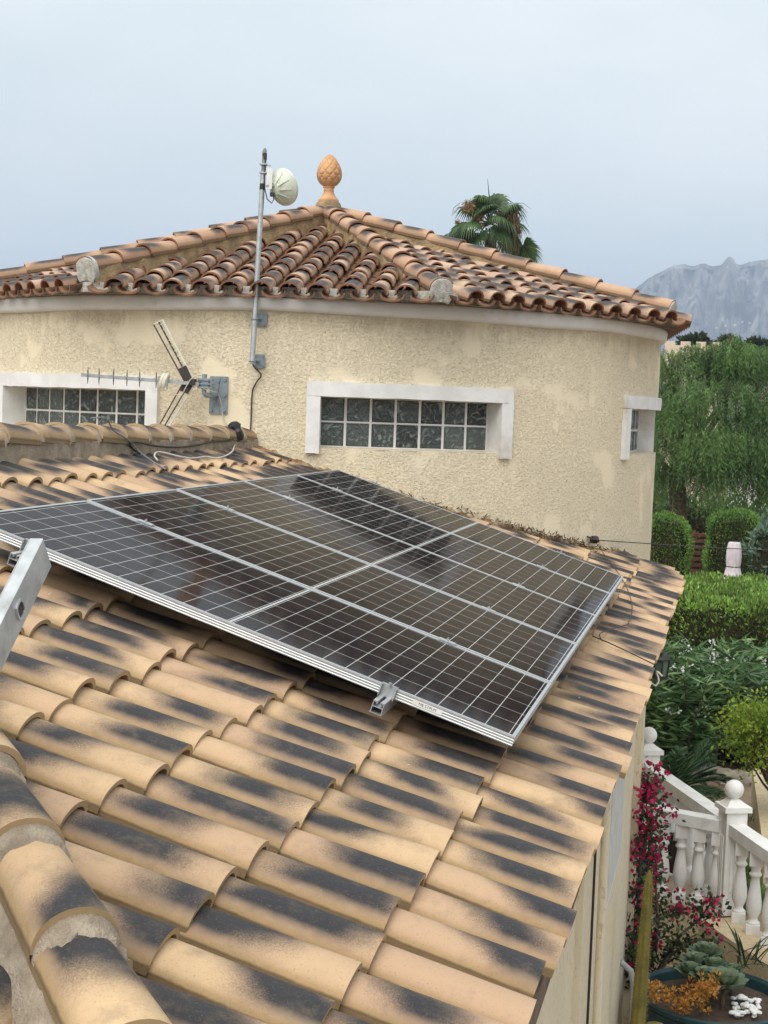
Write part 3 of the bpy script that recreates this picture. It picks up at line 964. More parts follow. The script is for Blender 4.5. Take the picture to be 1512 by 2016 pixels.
for k in range(8): dk.face((b0[k], b0[(k + 1) % 8], b1[(k + 1) % 8], b1[k]), 1)
troof = dk.build('roof', [M_DECK, M_MORTAR_WHITE], tower, smooth=False)
tt = MB()
UPITCH = 0.222; UEXP = 0.315
for k in range(8):
    am = HAZ[k] + 22.5
    a = radians(am)
    out = Vector((sin(a), -cos(a), 0)); V = Vector((cos(a), sin(a), 0))
    U = (out * cos(TS) - Vector((0, 0, sin(TS)))).normalized(); N = V.cross(U).normalized()
    if N.z < 0: N = -N
    base = Vector((TC.x, TC.y, ZE)) + out * AP
    halfw = AP * tan(radians(22.5))
    nc = int(2 * halfw / UPITCH)
    visible = k in (0, 1, 7, 2, 6)
    for c in range(nc + 1):
        v = (c - nc / 2) * UPITCH
        r_start = abs(v) / tan(radians(22.5))
        smax = (AP - r_start) / cos(TS) + 0.03
        if abs(v) > halfw - 0.10: continue
        i = 0
        while i * UEXP < smax - 0.08:
            s0 = i * UEXP
            s1 = min(s0 + UEXP + 0.07, max(smax, s0 + 0.15))
            O = base - U * s1 + V * (v + rng.uniform(-0.007, 0.007)) + N * (rng.uniform(-.003, .004))
            Ut = (U + V * rng.uniform(-0.025, 0.025)).normalized()
            over = rng.uniform(0.0, 0.02) + (0.02 if i == 0 else 0)
            cover_tile(tt, O, Ut, V, N, s1 - s0 + over, 0.132, 0.165, 0.062, 0.074, 0.022, 0.013, rng.random(), seg=8, m=0, nu=2)
            i += 1
    for c in range(nc + 2):
        v = (c - nc / 2 - 0.5) * UPITCH
        if abs(v) > halfw - 0.01: continue
        smax = (AP - abs(v) / tan(radians(22.5))) / cos(TS) + 0.03
        i = 0
        while i * UEXP < smax:
            s0 = i * UEXP; s1 = min(s0 + UEXP + 0.03, max(smax, s0 + 0.15))
            channel_tile(tt, base - U * s1 + V * v - N * 0.034, U, V, N, s1 - s0 + (0.035 if i == 0 else 0.0), 0.165, 0.046, 0.014, 0.013, seg=6, m=1)
            i += 1
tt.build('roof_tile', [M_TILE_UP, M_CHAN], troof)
TOP = Vector((TC.x, TC.y, 1.965))
for k in range(8):
    hp = MB()
    E = cyl(HAZ[k], HZ[k] - 0.085, HR[k])
    a = radians(HAZ[k])
    A = TOP + Vector((sin(a), -cos(a), 0)) * 0.10 - Vector((0, 0, 0.105))
    cap_run(hp, A, E, 0.365, 0.05, 0.165, 0.185, 0.075, 0.085, 0.014, 1, 0, collar=False, seg=12, jit=0.008)
    U = (E - A).normalized()
    steps = 30; V = U.cross(Vector((0, 0, 1))).normalized()
    rows = []
    for i in range(steps + 1):
        t = i / steps
        p = A + (E - A) * t
        hgt = 0.105 + 0.155 * (1 - t)
        rows.append([hp.vert(p + V * (v + rng.uniform(-.009, .009)) + Vector((0, 0, z + rng.uniform(-.006, .004)))) for v, z in
                     ((-0.102, -hgt), (-0.088, -hgt * 0.5), (-0.076, 0.006), (0, 0.02), (0.076, 0.006), (0.088, -hgt * 0.5), (0.102, -hgt))])
    for i in range(steps):
        for q in range(6):
            hp.face((rows[i][q], rows[i][q + 1], rows[i + 1][q + 1], rows[i + 1][q]), 1)
    # rough white mortar plug closing the lower end
    N = V.cross(U); N = N if N.z > 0 else -N
    pr = [(v * 1.0, n + 0.02) for v, n in arch(0.190, 0.084, 12)] + [(0.098, -0.05), (0.085, -0.095), (0.0, -0.085), (-0.07, -0.10), (-0.097, -0.05)]
    c0 = hp.vert(E + U * 0.022 + N * 0.01)
    r1 = [hp.vert(E + U * (0.012 + rng.uniform(-.002, .002)) + V * v * 0.9 + N * n * 0.9) for v, n in pr]
    r2 = [hp.vert(E - U * 0.03 + V * v + N * n) for v, n in pr]
    L_ = len(pr)
    for q in range(L_):
        j = (q + 1) % L_
        hp.face((c0, r1[q], r1[j]), 2); hp.face((r1[q], r2[q], r2[j], r1[j]), 2)
    hp.build('hip_ridge', [M_CAP_UP, M_MORTAR_OCHRE, M_MORTAR_WHITE], troof, angle=50)

# finial on the apex
fin = thing('roof_finial', (TC.x + 0.01, TC.y, 1.93), 'clay pineapple finial standing on the peak of the tower roof', 'finial')
F0 = Vector((TC.x + 0.01, TC.y, 1.93))
b = MB()
b.lathe(F0, [(0.135, -0.10), (0.13, 0.0), (0.118, 0.035), (0.10, 0.055), (0.085, 0.06)], 20, cap=True)
b.build('mortar_base', M_MORTAR_OCHRE, fin)
b = MB()
b.lathe(F0, [(0.098, 0.055), (0.10, 0.07), (0.085, 0.085), (0.062, 0.11), (0.050, 0.135), (0.046, 0.150), (0.052, 0.158), (0.046, 0.166), (0.048, 0.178), (0.060, 0.19), (0.05, 0.20)], 24,
        mod=lambda r, z, a: 0.004 * cos(10 * a) if 0.08 < z < 0.14 else 0)
b.build('pedestal', M_CLAY, fin, angle=60)
b = MB()
prof = []
for i in range(41):
    t = i / 40
    r = 0.122 * (sin(pi * min(1, t ** 0.72)) ** 0.62) if 0 < t < 1 else 0.004
    prof.append((max(r, 0.004), 0.19 + 0.315 * t))
b.lathe(F0, prof, 72, mod=lambda r, z, a: -0.012 * (r / 0.122) * (max(abs(sin(4.5 * a + (z - 0.19) * 34)) < 0.22, abs(sin(4.5 * a - (z - 0.19) * 34)) < 0.22)) if 0.2 < z < 0.49 else 0)
b.build('pineapple', M_CLAY, fin, angle=70)

# ---------------------------------------------------------------- solar panels
PL, PW, PGAP, PTH = 2.094, 1.038, 0.018, 0.035
PMAT = Matrix((( RU.x, RV.x, RN.x, 0), (RU.y, RV.y, RN.y, 0), (RU.z, RV.z, RN.z, 0), (0, 0, 0, 1)))
PLAB = ['solar panel nearest the ladder, with a small white sticker on its silver edge',
        'second solar panel of the row, counted from the ladder',
        'middle solar panel of the row of five',
        'fourth solar panel from the ladder, mirroring the dark glass block window',
        'last solar panel of the row, next to the tower wall']


def pbox(mb, u0, u1, v0, v1, n0, n1):
    mb.box(((u0 + u1) / 2, (v0 + v1) / 2, (n0 + n1) / 2), (u1 - u0, v1 - v0, n1 - n0))


glass = MB(); glass.poly([(-PL / 2 + .011, .011, -.0025), (PL / 2 - .011, .011, -.0025), (PL / 2 - .011, PW - .011, -.0025), (-PL / 2 + .011, PW - .011, -.0025)])
frm = MB()
def frame_bar(p0, p1, inw):
    """extruded frame section: lip on top, grooved outer face"""
    p0, p1, inw = Vector(p0), Vector(p1), Vector(inw)
    sec = [(0.012, 0.0), (0.0, 0.0), (-0.0005, -0.006), (0.0007, -0.008), (0.0007, -0.0115), (-0.0005, -0.0135), (0.0007, -0.0155), (0.0007, -0.0205), (-0.0005, -0.0225),
           (0.0007, -0.0245), (0.0007, -0.0295), (-0.0005, -0.0315), (0.0, -0.035), (0.026, -0.035), (0.026, -0.033), (0.002, -0.033), (0.002, -0.004), (0.012, -0.004)]
    a = [frm.vert(p0 + inw * i + Vector((0, 0, n))) for i, n in sec]; c = [frm.vert(p1 + inw * i + Vector((0, 0, n))) for i, n in sec]
    for k in range(len(sec)):
        j = (k + 1) % len(sec); frm.face((a[k], a[j], c[j], c[k]))
    frm.face(a); frm.face(c[::-1])
h = PL / 2
frame_bar((-h, 0, 0), (h, 0, 0), (0, 1, 0)); frame_bar((-h, PW, 0), (h, PW, 0), (0, -1, 0))
frame_bar((-h, .0002, -.0001), (-h, PW - .0002, -.0001), (1, 0, 0)); frame_bar((h, .0002, -.0001), (h, PW - .0002, -.0001), (-1, 0, 0))
back = MB(); back.poly([(-h + .01, .01, -.006), (-h + .01, PW - .01, -.006), (h - .01, PW - .01, -.006), (h - .01, .01, -.006)])
M_BACK = simple('white_backsheet', (0.6, 0.6, 0.6), None, 4, 0.6)


def font_mesh(name, txt, size, mat, parent, mw, local=True):
    cu = bpy.data.curves.new(name, 'FONT'); cu.body = txt; cu.size = size; cu.align_x = 'CENTER'; cu.align_y = 'CENTER'
    tmp = bpy.data.objects.new(name + '_t', cu); COL.objects.link(tmp)
    dg = bpy.context.evaluated_depsgraph_get()
    me = bpy.data.meshes.new_from_object(tmp.evaluated_get(dg))
    bpy.data.objects.remove(tmp); bpy.data.curves.remove(cu)
    me.transform(mw); me.materials.clear(); me.materials.append(mat)
    o = bpy.data.objects.new(name, me); COL.objects.link(o); o.parent = parent
    return o


first = None
for k in range(5):
    org = PT + RV * (k * (PW + PGAP))
    root = bpy.data.objects.new('solar_panel', None); COL.objects.link(root)
    root.empty_display_size = .1
    root.matrix_world = Matrix.Translation(org + RN * rng.uniform(-0.0015, 0.0015)) @ PMAT @ Matrix.Rotation(rng.uniform(-.0012, .0012), 4, 'X') @ Matrix.Rotation(rng.uniform(-.0008, .0008), 4, 'Y')
    tag(root, PLAB[k], 'solar panel', 'solar panels mounted in one row on the roof')
    if first is None:
        parts = [glass.build('glass', M_PANEL, root, smooth=False, local=True), frm.build('frame', M_ALU, root, smooth=True, angle=25, local=True), back.build('backsheet', M_BACK, root, smooth=False, local=True)]
        first = root
        st = MB(); pbox(st, 0.69, 0.795, -0.0022, -0.0014, -0.026, -0.009)
        sk = st.build('sticker', M_WHITE, root, smooth=False, local=True)
        sk['label'] = 'small white printed sticker on the frame edge'
        font_mesh('lettering', 'ME STPLM', 0.0125, M_BLACK, sk, Matrix.Translation((0.742, -0.0027, -0.0178)) @ Matrix.Rotation(pi / 2, 4, 'X') @ Matrix.Diagonal((1.15, 1, 1, 1)))
    else:
        for pch in parts:
            c = pch.copy(); COL.objects.link(c); c.parent = root

# rails with their clamps
RLAB = ['aluminium mounting rail whose end sticks out behind the ladder', 'aluminium mounting rail whose end sticks out near the white sticker']
for q, u in enumerate((-0.765, 0.60)):
    root = bpy.data.objects.new('mounting_rail', None); COL.objects.link(root)
    root.matrix_world = Matrix.Translation(PT) @ PMAT
    tag(root, RLAB[q], 'mounting rail', 'rails under the solar panels')
    r = MB()
    y0, y1 = -0.105, 5 * PW + 4 * PGAP + 0.06
    zt = -PTH - 0.001
    for (a, c, n0, n1) in ((-.020, -.0055, -.0035, 0), (.0055, .020, -.0035, 0), (-.020, -.0172, -.040, -.0035), (.0172, .020, -.040, -.0035), (-.0172, .0172, -.021, -.018), (-.022, .022, -.043, -.040), (-.0085, -.0055, -.011, -.0035), (.0055, .0085, -.011, -.0035)):
        pbox(r, u + a, u + c, y0, y1, zt + n0, zt + n1)
    r.build('rail', M_ALU, root, smooth=False, local=True)
    for yy in (0.15, 1.3, 2.6, 3.9, 5.0):
        hk = MB()
        pbox(hk, u - .045, u - .027, yy - .004, yy + .018, zt - .075, zt - .012)
        hk.tube([(u - .036, yy - .018, zt - .05), (u - .036, yy + .03, zt - .05)], 0.007, 6)
        hk.tube([(u - .036, yy + .007, zt - .09), (u - .036, yy + .007, zt + .002)], 0.005, 6)
        hk.build('roof_hook', M_STEEL, root, local=True)
    for k in range(1, 5):
        yc = k * PW + (k - .5) * PGAP
        cl = MB(); pbox(cl, u - .035, u + .035, yc - .017, yc + .017, .0008, .0042); pbox(cl, u - .03, u + .03, yc - .007, yc + .007, -.03, .0008)
        cm = cl.build('clamp', M_ALU, root, smooth=False, local=True)
        bo = MB(); bo.tube([(u, yc, .0042), (u, yc, .012)], .0065, 6); bo.tube([(u, yc, .012), (u, yc, .018)], .0035, 6); bo.build('bolt', M_STEEL, cm, local=True)
    for yc, sg in ((-.0015, -1), (5 * PW + 4 * PGAP + .0015, 1)):
        cl = MB(); pbox(cl, u - .025, u + .025, yc - .003 if sg < 0 else yc, yc if sg < 0 else yc + .003, -.0395, .004)
        pbox(cl, u - .028, u + .028, min(yc, yc - sg * .011), max(yc, yc - sg * .011), .0008, .0042)
        pbox(cl, u - .028, u - .0245, min(yc, yc + sg * .02), max(yc, yc + sg * .02), -.0395, .0035)
        pbox(cl, u + .0245, u + .028, min(yc, yc + sg * .02), max(yc, yc + sg * .02), -.0395, .0035)
        cm = cl.build('end_clamp', M_STEEL, root, smooth=False, local=True)
        bo = MB(); bo.tube([(u, yc + sg * .009, .0), (u, yc + sg * .009, .014)], .0065, 6); bo.build('bolt', M_STEEL, cm, local=True)

# ---------------------------------------------------------------- ladder
LT = P(92, 1088, 3.25); LB_dir = (P(-140, 1560, 2.72) - P(92, 1088, 3.25)).normalized()
lad = thing('ladder', LT + LB_dir * 2.6, 'scuffed aluminium ladder leaning into view beside the solar panels', 'ladder')
side = (P(-250, 1110, 3.42) - P(60, 1088, 3.25)); side = (side - LB_dir * side.dot(LB_dir)).normalized()
face = side.cross(LB_dir).normalized()
side = (side * cos(0.2) + face * sin(0.2)).normalized(); face = side.cross(LB_dir).normalized()
def stile(o, hole):
    m_ = MB(); W, T, wl = 0.076, 0.029, 0.003
    # C-section: web (seen from the right) and two flanges folded to the inside
    for (c, sx, sy) in ((Vector((0, 0, 0)), wl, W), (side * (T / 2) + face * (W / 2 - wl / 2), T, wl), (side * (T / 2) - face * (W / 2 - wl / 2), T, wl),
                        (side * T + face * (W / 2 - .008), wl, .016), (side * T - face * (W / 2 - .008), wl, .016)):
        m_.box(o + c + LB_dir * 1.3, (sx, sy, 2.6), (side, face, LB_dir))
    m_.box(o + side * (T / 2) + LB_dir * -0.001, (T, W, .002), (side, face, LB_dir))
    return m_.build('stile', M_LADDER, lad, smooth=False)
s1 = stile(LT, True); s2 = stile(LT + side * 0.42, False)
for k in range(9):
    c = LT + LB_dir * (0.185 + 0.28 * k)
    m_ = MB()
    sq = []
    pr = []
    for i in range(16):
        a = 2 * pi * i / 16
        rad = 0.0185 / (abs(cos(a)) ** 3 + abs(sin(a)) ** 3) ** (1 / 3.0)
        pr.append((rad * cos(a + .0), rad * sin(a)))
    for (x0, sc) in ((-0.006, 1.0), (-0.006, 1.12), (0.0, 1.12), (0.0, 1.0), (0.40, 1.0)):
        sq.append([m_.vert(c + side * x0 + face * (p_ * sc) + LB_dir * (q_ * sc)) for p_, q_ in pr])
    for (x0, sc) in ((0.40, 0.82), (-0.006, 0.82)):
        sq.append([m_.vert(c + side * x0 + face * (p_ * sc) + LB_dir * (q_ * sc)) for p_, q_ in pr])
    sq.append(sq[0])
    for i in range(len(sq) - 1):
        for k2 in range(16):
            m_.face((sq[i][k2], sq[i][(k2 + 1) % 16], sq[i + 1][(k2 + 1) % 16], sq[i + 1][k2]))
    rg_ = m_.build('rung', M_LADDER, lad)
    if k < 3:
        m_ = MB(); m_.poly([c - side * 0.0032 + face * (p_ * .86) + LB_dir * (q_ * .86) for p_, q_ in pr]); m_.build('rung_bore', M_DARK, rg_, smooth=False)

# ---------------------------------------------------------------- mast and dish on the tower
def on_tower(px, py, r):
    d = RW @ np.array([(px - 756) / FOC, (py - 1008) / FOC, 1.0])
    a = d[0] ** 2 + d[1] ** 2; bq = -2 * (d[0] * TC.x + d[1] * TC.y); c = TC.x ** 2 + TC.y ** 2 - r * r
    s = (-bq - sqrt(max(0, bq * bq - 4 * a * c))) / (2 * a)
    return Vector(d * s)


mb0 = on_tower(496, 713, TR + 0.14); m1 = on_tower(505, 590, TR + 0.15)
dfw = 10.95
m0d = (np.linalg.inv(RW) @ np.array(mb0))[2]
mtop = P(521, 300, m0d); mlow = P(496.5, 716, m0d)
mast = thing('antenna_mast', mlow, 'thin grey steel mast bracketed to the tower wall, carrying the round dish', 'mast')
b = MB(); b.tube([mlow, P(518, 338, m0d)], 0.0195, 12); b.build('pole', M_STEEL, mast)
b = MB(); b.tube([P(517.2, 348, m0d), P(519.5, 330, m0d), P(521, 297, m0d), P(521.5, 292, m0d)], [0.0175, 0.0175, 0.0165, 0.008], 10); b.build('top_tube', M_CABLE_GREY, mast)
b = MB(); b.tube([P(520.7, 315, m0d), P(521, 302, m0d)], 0.0178, 10); b.build('tape', M_BLACK, mast)
b = MB(); b.tube([P(516.2, 374, m0d), P(516.9, 362, m0d)], 0.0215, 10); b.build('tape', M_BLACK, mast)
for (px, py) in ((515, 629), (511, 711)):
    q = on_tower(px, py, TR + 0.01)
    a = atan2(q.x - TC.x, -(q.y - TC.y)); Nn = Vector((sin(a), -cos(a), 0)); T = Vector((cos(a), sin(a), 0))
    b = MB(); b.box(q + Nn * 0.006, (0.085, 0.008, 0.10), (T, Nn, Vector((0, 0, 1))))
    b.box(q + Nn * 0.065 - T * 0.02, (0.03, 0.12, 0.004), (T, Nn, Vector((0, 0, 1))))
    ctr = mlow + (mtop - mlow) * ((711 - py) / (711 - 300) + 0.012)
    b.tube([ctr + Vector((0.026 * cos(t), 0.026 * sin(t), 0.0)) for t in np.linspace(0, 2 * pi, 13)], 0.004, 5)
    b.bar(ctr, q + Nn * 0.01, 0.008, 0.008)
    for sx in (-1, 1):
        for sz in (-1, 1):
            b.tube([q + T * (0.03 * sx) + Vector((0, 0, .036 * sz)), q + T * (0.03 * sx) + Vector((0, 0, .036 * sz)) + Nn * 0.018], 0.006, 6)
    b.build('bracket', M_GREY_PAINT, mast)

dish = thing('dish_antenna', P(528, 365, m0d), 'small off-white round dish with ribbed back, clamped to the mast', 'dish antenna')
dc = P(556, 369, m0d + 0.05)
dax = (P(585, 362, m0d + 0.16) - dc).normalized()     # the way the dish looks: away from the camera, to the right
X1 = dax.orthogonal().normalized(); Y1 = dax.cross(X1)
b = MB()
R_ = 0.138
prof = [(0.030, -0.085), (0.045, -0.082), (0.05, -0.07), (0.075, -0.058), (0.105, -0.035), (0.130, 0.0), (0.139, 0.004), (0.140, 0.022), (0.137, 0.03), (0.120, 0.032), (0.06, 0.034)]
b.lathe(dc, prof, 40, axis=dax)
b.build('reflector', M_DISH, dish, angle=40)
b = MB()
for k in range(10):
    a = 2 * pi * k / 10 + 0.2
    rd = X1 * cos(a) + Y1 * sin(a); td = dax.cross(rd)
    p0 = dc + rd * 0.048 - dax * 0.078; p1 = dc + rd * 0.118 - dax * 0.022; p2 = p1 - dax * 0.006; p3 = dc + rd * 0.05 - dax * 0.092
    w_ = td * 0.0025
    q = [b.vert(p + w_ * s) for s in (-1, 1) for p in (p0, p1, p2, p3)]
    b.face(q[:4][::-1]); b.face(q[4:])
    for i in range(4):
        j = (i + 1) % 4; b.face((q[i], q[j], q[4 + j], q[4 + i]))
b.build('rib', M_DISH, dish, smooth=False)
b = MB()
b.box(P(530.5, 352, m0d - 0.02), (0.042, 0.035, 0.155), (unit(P(540, 350, m0d) - P(530, 351, m0d)), unit(P(530, 351, m0d + 1) - P(530, 351, m0d)), Vector((0.0, 0.0, 1))))
b.build('radio_box', M_WHITE, dish, smooth=False)
for py_ in (324, 341):
    b = MB(); c = P(519, py_, m0d); b.box(c, (0.05, 0.06, 0.010))
    b.box(P(527, py_ + 2, m0d - .0), (0.05, 0.02, 0.006)); b.build('mast_clip', M_STEEL, dish, smooth=False)
b = MB()
b.bar(P(524, 366, m0d - .03), P(550, 365, m0d + 0.0), 0.02, 0.012)
b.build('clamp', M_STEEL, dish, smooth=False)
b = MB(); b.tube([P(537, 380, m0d - .03), P(539, 392, m0d - .03), P(535, 400, m0d - .03), P(526, 392, m0d - .03), P(521.5, 372, m0d - .022), P(521.5, 345, m0d - .022), P(523, 310, m0d - .02)], 0.0045, 6); b.box(P(536, 383, m0d - .02), (0.03, 0.025, 0.03))
b.build('cable', M_BLACK, dish)

# ---------------------------------------------------------------- TV aerial on the tower
plc = on_tower(430.5, 778, TR + 0.012)
pa = atan2(plc.x - TC.x, -(plc.y - TC.y)); pN = Vector((sin(pa), -cos(pa), 0)); pT = Vector((cos(pa), sin(pa), 0)); ZZ = Vector((0, 0, 1))
d0 = (np.linalg.inv(RW) @ np.array(plc))[2]
aer = thing('tv_aerial', plc, 'television aerial with a row of directors and a V-shaped reflector on the tower wall', 'aerial')
b = MB(); b.box(plc, (0.142, 0.012, 0.285), (pT, pN, ZZ))
b.bar(plc + pN * .01 + pT * .01 + ZZ * .13, plc + pN * .012 - pT * .012 - ZZ * .0, .006, .006); b.bar(plc + pN * .01 - pT * .012, plc + pN * .012 + pT * .012 - ZZ * .135, .006, .006)
plt = b.build('wall_plate', M_GREY_PAINT, aer, smooth=False)
b = MB()
for sx, sz in ((-1, -1), (1, -1), (1, 1), (1, 0), (0.0, .9)):
    b = MB(); q = plc + pT * (0.052 * sx) + ZZ * (0.118 * sz); b.tube([q, q + pN * 0.02], 0.011, 6)
    b.build('bolt', M_GREY_PAINT, plt)
dp_ = d0 - 0.13
b = MB(); b.tube([P(403, 737, dp_), P(402, 765, dp_), P(401.5, 773, dp_), P(405, 778, dp_ + .004), P(413, 778.5, dp_ + .015), P(425, 780, d0 - 0.01)], 0.0185, 12); b.build('arm_pipe', M_GREY_PAINT, aer)
b = MB()
b.box(P(401.5, 755, dp_), (0.085, 0.05, 0.075), (pT, pN, ZZ))
for py_ in (748, 756, 763): b.box(P(405, py_, dp_ - .015), (0.115, 0.05, 0.010), (pT, pN, ZZ))
b.build('clamp', M_GREY_PAINT, aer, smooth=False)
db = dp_ - 0.03
b = MB(); b.bar(P(160, 738, db - .02), P(392, 756, db), 0.02, 0.026); b.build('boom', M_STEEL, aer, smooth=False)
for (px, py) in ((173, 739), (195, 741), (223.5, 742), (250, 744), (275, 746), (307.5, 748)):
    b = MB(); bc = MB()
    c = P(px, py, db - .02); vw_ = c.normalized()
    b.tube([c + ZZ * (0.062 * s) + pN * 0.0 for s in (-1, -.5, 0, .5, 1)], [0.002, 0.0045, 0.0055, 0.0045, 0.002], 6)
    b.tube([c + ZZ * (0.05 * s) + vw_ * (0.05 * (1 - s * s)) for s in (-1, -.5, 0, .5, 1)], 0.003, 5)
    b.tube([c + ZZ * (0.05 * s) - vw_ * (0.05 * (1 - s * s)) for s in (-1, -.5, 0, .5, 1)], 0.003, 5)
    bc.tube([c - pT * .024 + ZZ * .012, c - pT * .008 + ZZ * .018, c + pT * .006, c - ZZ * .022], 0.0065, 6)
    dr_ = b.build('director', M_BLACK, aer); bc.build('director_clip', M_WHITE_PL, dr_)
b = MB(); c = P(323, 751, db - .02)
for i in range(2):
    pts = []
    for t in np.linspace(0, 2 * pi, 21):
        pts.append(c + pT * (-0.012 + 0.026 * i) + ZZ * (0.050 * cos(t)) + pN * (0.03 * sin(t)) + pT * (0.014 * cos(t)))
    b.tube(pts, 0.015, 8)
b.box(c - ZZ * .045, (0.05, 0.04, 0.03), (pT, pN, ZZ)); b.box(c, (0.05, 0.05, 0.05), (pT, pN, ZZ))
b.build('dipole', M_WHITE_PL, aer)
hub = P(376, 750, db)
def reflector(tip_l, tip_r, root_l, root_r, name):
    wmb = MB(); 
    wmb.bar(P(*tip_r, db + .07), P(*root_r, db + .02), 0.012, 0.012)
    wmb.bar(P(*tip_l, db + .07), P(*tip_r, db + .07), 0.008, 0.008)
    for t in np.linspace(0.06, 0.97, 11):
        a_ = P(tip_l[0] + (root_l[0] - tip_l[0]) * t, tip_l[1] + (root_l[1] - tip_l[1]) * t, db + .07 - .05 * t)
        b_ = P(tip_r[0] + (root_r[0] - tip_r[0]) * t, tip_r[1] + (root_r[1] - tip_r[1]) * t, db + .07 - .05 * t)
        wmb.tube([a_, a_ + (b_ - a_) * .5 + ZZ * .006, b_], 0.0028, 5)
    r_ = wmb.build('reflector', M_WHITE_PL, aer, smooth=False)
    k_ = MB()
    k_.bar(P(*tip_l, db + .07), P(*root_l, db + .02), 0.008, 0.008)
    ml = [(tip_l[i] * .45 + tip_r[i] * .55) for i in (0, 1)]; mr = [(root_l[i] * .45 + root_r[i] * .55) for i in (0, 1)]
    k_.bar(P(*ml, db + .075), P(*mr, db + .025), 0.018, 0.006)
    k_.build('reflector_bar', M_DARK, r_, smooth=False)
    s_ = MB()
    a1 = [root_l[i] * .78 + tip_l[i] * .22 for i in (0, 1)]; a2 = [root_r[i] * .78 + tip_r[i] * .22 for i in (0, 1)]
    q = [P(*a1, db + .03), P(*a2, db + .03), P(*root_r, db + .03), P(*root_l, db + .03)]
    i0 = [s_.vert(p) for p in q]; i1 = [s_.vert(p + pN * .014) for p in q]
    s_.face(i0); s_.face(i1[::-1])
    for z in range(4): s_.face((i0[z], i0[(z + 1) % 4], i1[(z + 1) % 4], i1[z]))
    s_.build('reflector_foot', M_DARK, r_, smooth=False)
reflector((302.5, 639), (320.5, 629), (364, 752), (380, 745), 'u')
reflector((312, 840), (331, 842), (364, 748), (382, 757), 'd')
b = MB(); b.box(P(379, 752, db), (0.05, 0.05, 0.045), (pT, pN, ZZ)); b.bar(P(376, 752, db), P(395, 756, db + .02), .025, .025); b.build('boom_clamp', M_DARK, aer, smooth=False)
b = MB(); b.tube([P(335, 762, db), P(343, 772, db - .01), P(349, 778, db - .02), P(358, 778, db - .03), P(366, 762, db - .03), P(376, 746, db - .03), P(388, 739, db - .02), P(398, 739, db - .02)], 0.0035, 6); b.build('lead', M_CABLE_WHITE, aer)


# ---------------------------------------------------------------- cables on the tower and roof
def cable(name, label, pts, r, mat, cat='cable'):
    b = MB()
    pts = [Vector(p) for p in pts]
    out = []
    n = len(pts)
    for i in range(n - 1):
        p0, p1, p2, p3 = pts[max(i - 1, 0)], pts[i], pts[i + 1], pts[min(i + 2, n - 1)]
        for s in range(5):
            t = s / 5
            out.append(0.5 * ((2 * p1) + (p2 - p0) * t + (2 * p0 - 5 * p1 + 4 * p2 - p3) * t * t + (3 * p1 - p0 - 3 * p2 + p3) * t ** 3))
    out.append(pts[-1])
    b.tube(out, r, 7)
    o = b.build(name, mat)
    return tag(o, label, cat)


def on_roof(px, py, n=0.02):
    d = Vector(RW @ np.array([(px - 756) / FOC, (py - 1008) / FOC, 1.0]))
    p0 = RB0 + RN * (TILE_H + n)
    return d * (RN.dot(p0) / RN.dot(d))


tw_ = lambda px, py: on_tower(px, py, TR + 0.018)
cable('cable', 'black cable hanging from the foot of the mast down to the black box', [P(497, 713, m0d), tw_(500, 722), tw_(514, 738), tw_(505, 752), tw_(497, 770), tw_(495, 800), tw_(493, 845), tw_(486, 857), tw_(470, 862)], 0.0055, M_BLACK)
jb = MB(); c = P(466, 847, 10.9)
jb.lathe(c - ZZ * .075 + pT * .03, [(0.02, 0.0), (0.045, 0.02), (0.05, 0.06), (0.042, 0.085), (0.05, 0.11), (0.035, 0.14), (0.01, 0.15)], 9, axis=(-0.45, 0, 0.9), mod=lambda r, z, a: rng.uniform(-.006, .006))
tag(jb.build('cable_box', M_BLACK), 'lumpy black taped cable box on the tower wall at the end of the roof ridge', 'cable box')
cable('cable', 'white aerial lead from the wall plate down to the black box', [P(400, 765, dp_ - .03), P(421, 771, dp_ - .02), P(430, 776, d0 - .06), tw_(437, 800), tw_(440, 825), tw_(452, 842), tw_(462, 852)], 0.0045, M_CABLE_WHITE)
rwall = lambda px, py: (lambda d: d * ((RIDGE_X + 0.025) / d.x))(Vector(RW @ np.array([(px - 756) / FOC, (py - 1008) / FOC, 1.0])))
cable('cable', 'black cable running along the mortar under the roof ridge', [tw_(472, 864), rwall(458, 864), rwall(440, 868), rwall(415, 870), rwall(395, 875), rwall(360, 880), rwall(330, 880), rwall(300, 877), rwall(280, 872), rwall(262, 870), rwall(256, 874), on_roof(262, 884), on_roof(275, 893)], 0.0065, M_BLACK)
cable('cable', 'white cable snaking over the tiles just below the ridge', [tw_(476, 866), on_roof(470, 872), on_roof(462, 876), on_roof(458, 888), on_roof(445, 897), on_roof(425, 902), on_roof(405, 899), on_roof(380, 902), on_roof(355, 899), on_roof(330, 893), on_roof(310, 890), on_roof(304, 897), on_roof(310, 906)], 0.0055, M_CABLE_WHITE)
cable('cable', 'grey cable coming over the ridge and trailing down the tiles', [rwall(195, 831) + Vector((-.05, 0, .02)), rwall(208, 834) + Vector((0.0, 0, .03)), rwall(222, 846), rwall(240, 858), rwall(255, 868), on_roof(275, 890), on_roof(300, 908), on_roof(326, 924)], 0.0045, M_CABLE_GREY)
wb = on_tower(1170, 1063, TR + 0.05)
b = MB(); b.lathe(wb - Vector((0, 0, .03)), [(0.01, 0), (0.04, .012), (0.045, .035), (0.03, .06), (.008, .065)], 8, mod=lambda r, z, a: rng.uniform(-.008, .008))
b.tube([wb, wb + Vector((-.07, .0, .03)), wb + Vector((-.11, -.0, -.0)), wb + Vector((-.14, 0.0, .05))], .007, 5)
tag(b.build('cable_box', M_BLACK), 'black cable knot low on the tower wall where the overhead wire starts', 'cable box')
we = P(1560, 1085, 16.0)
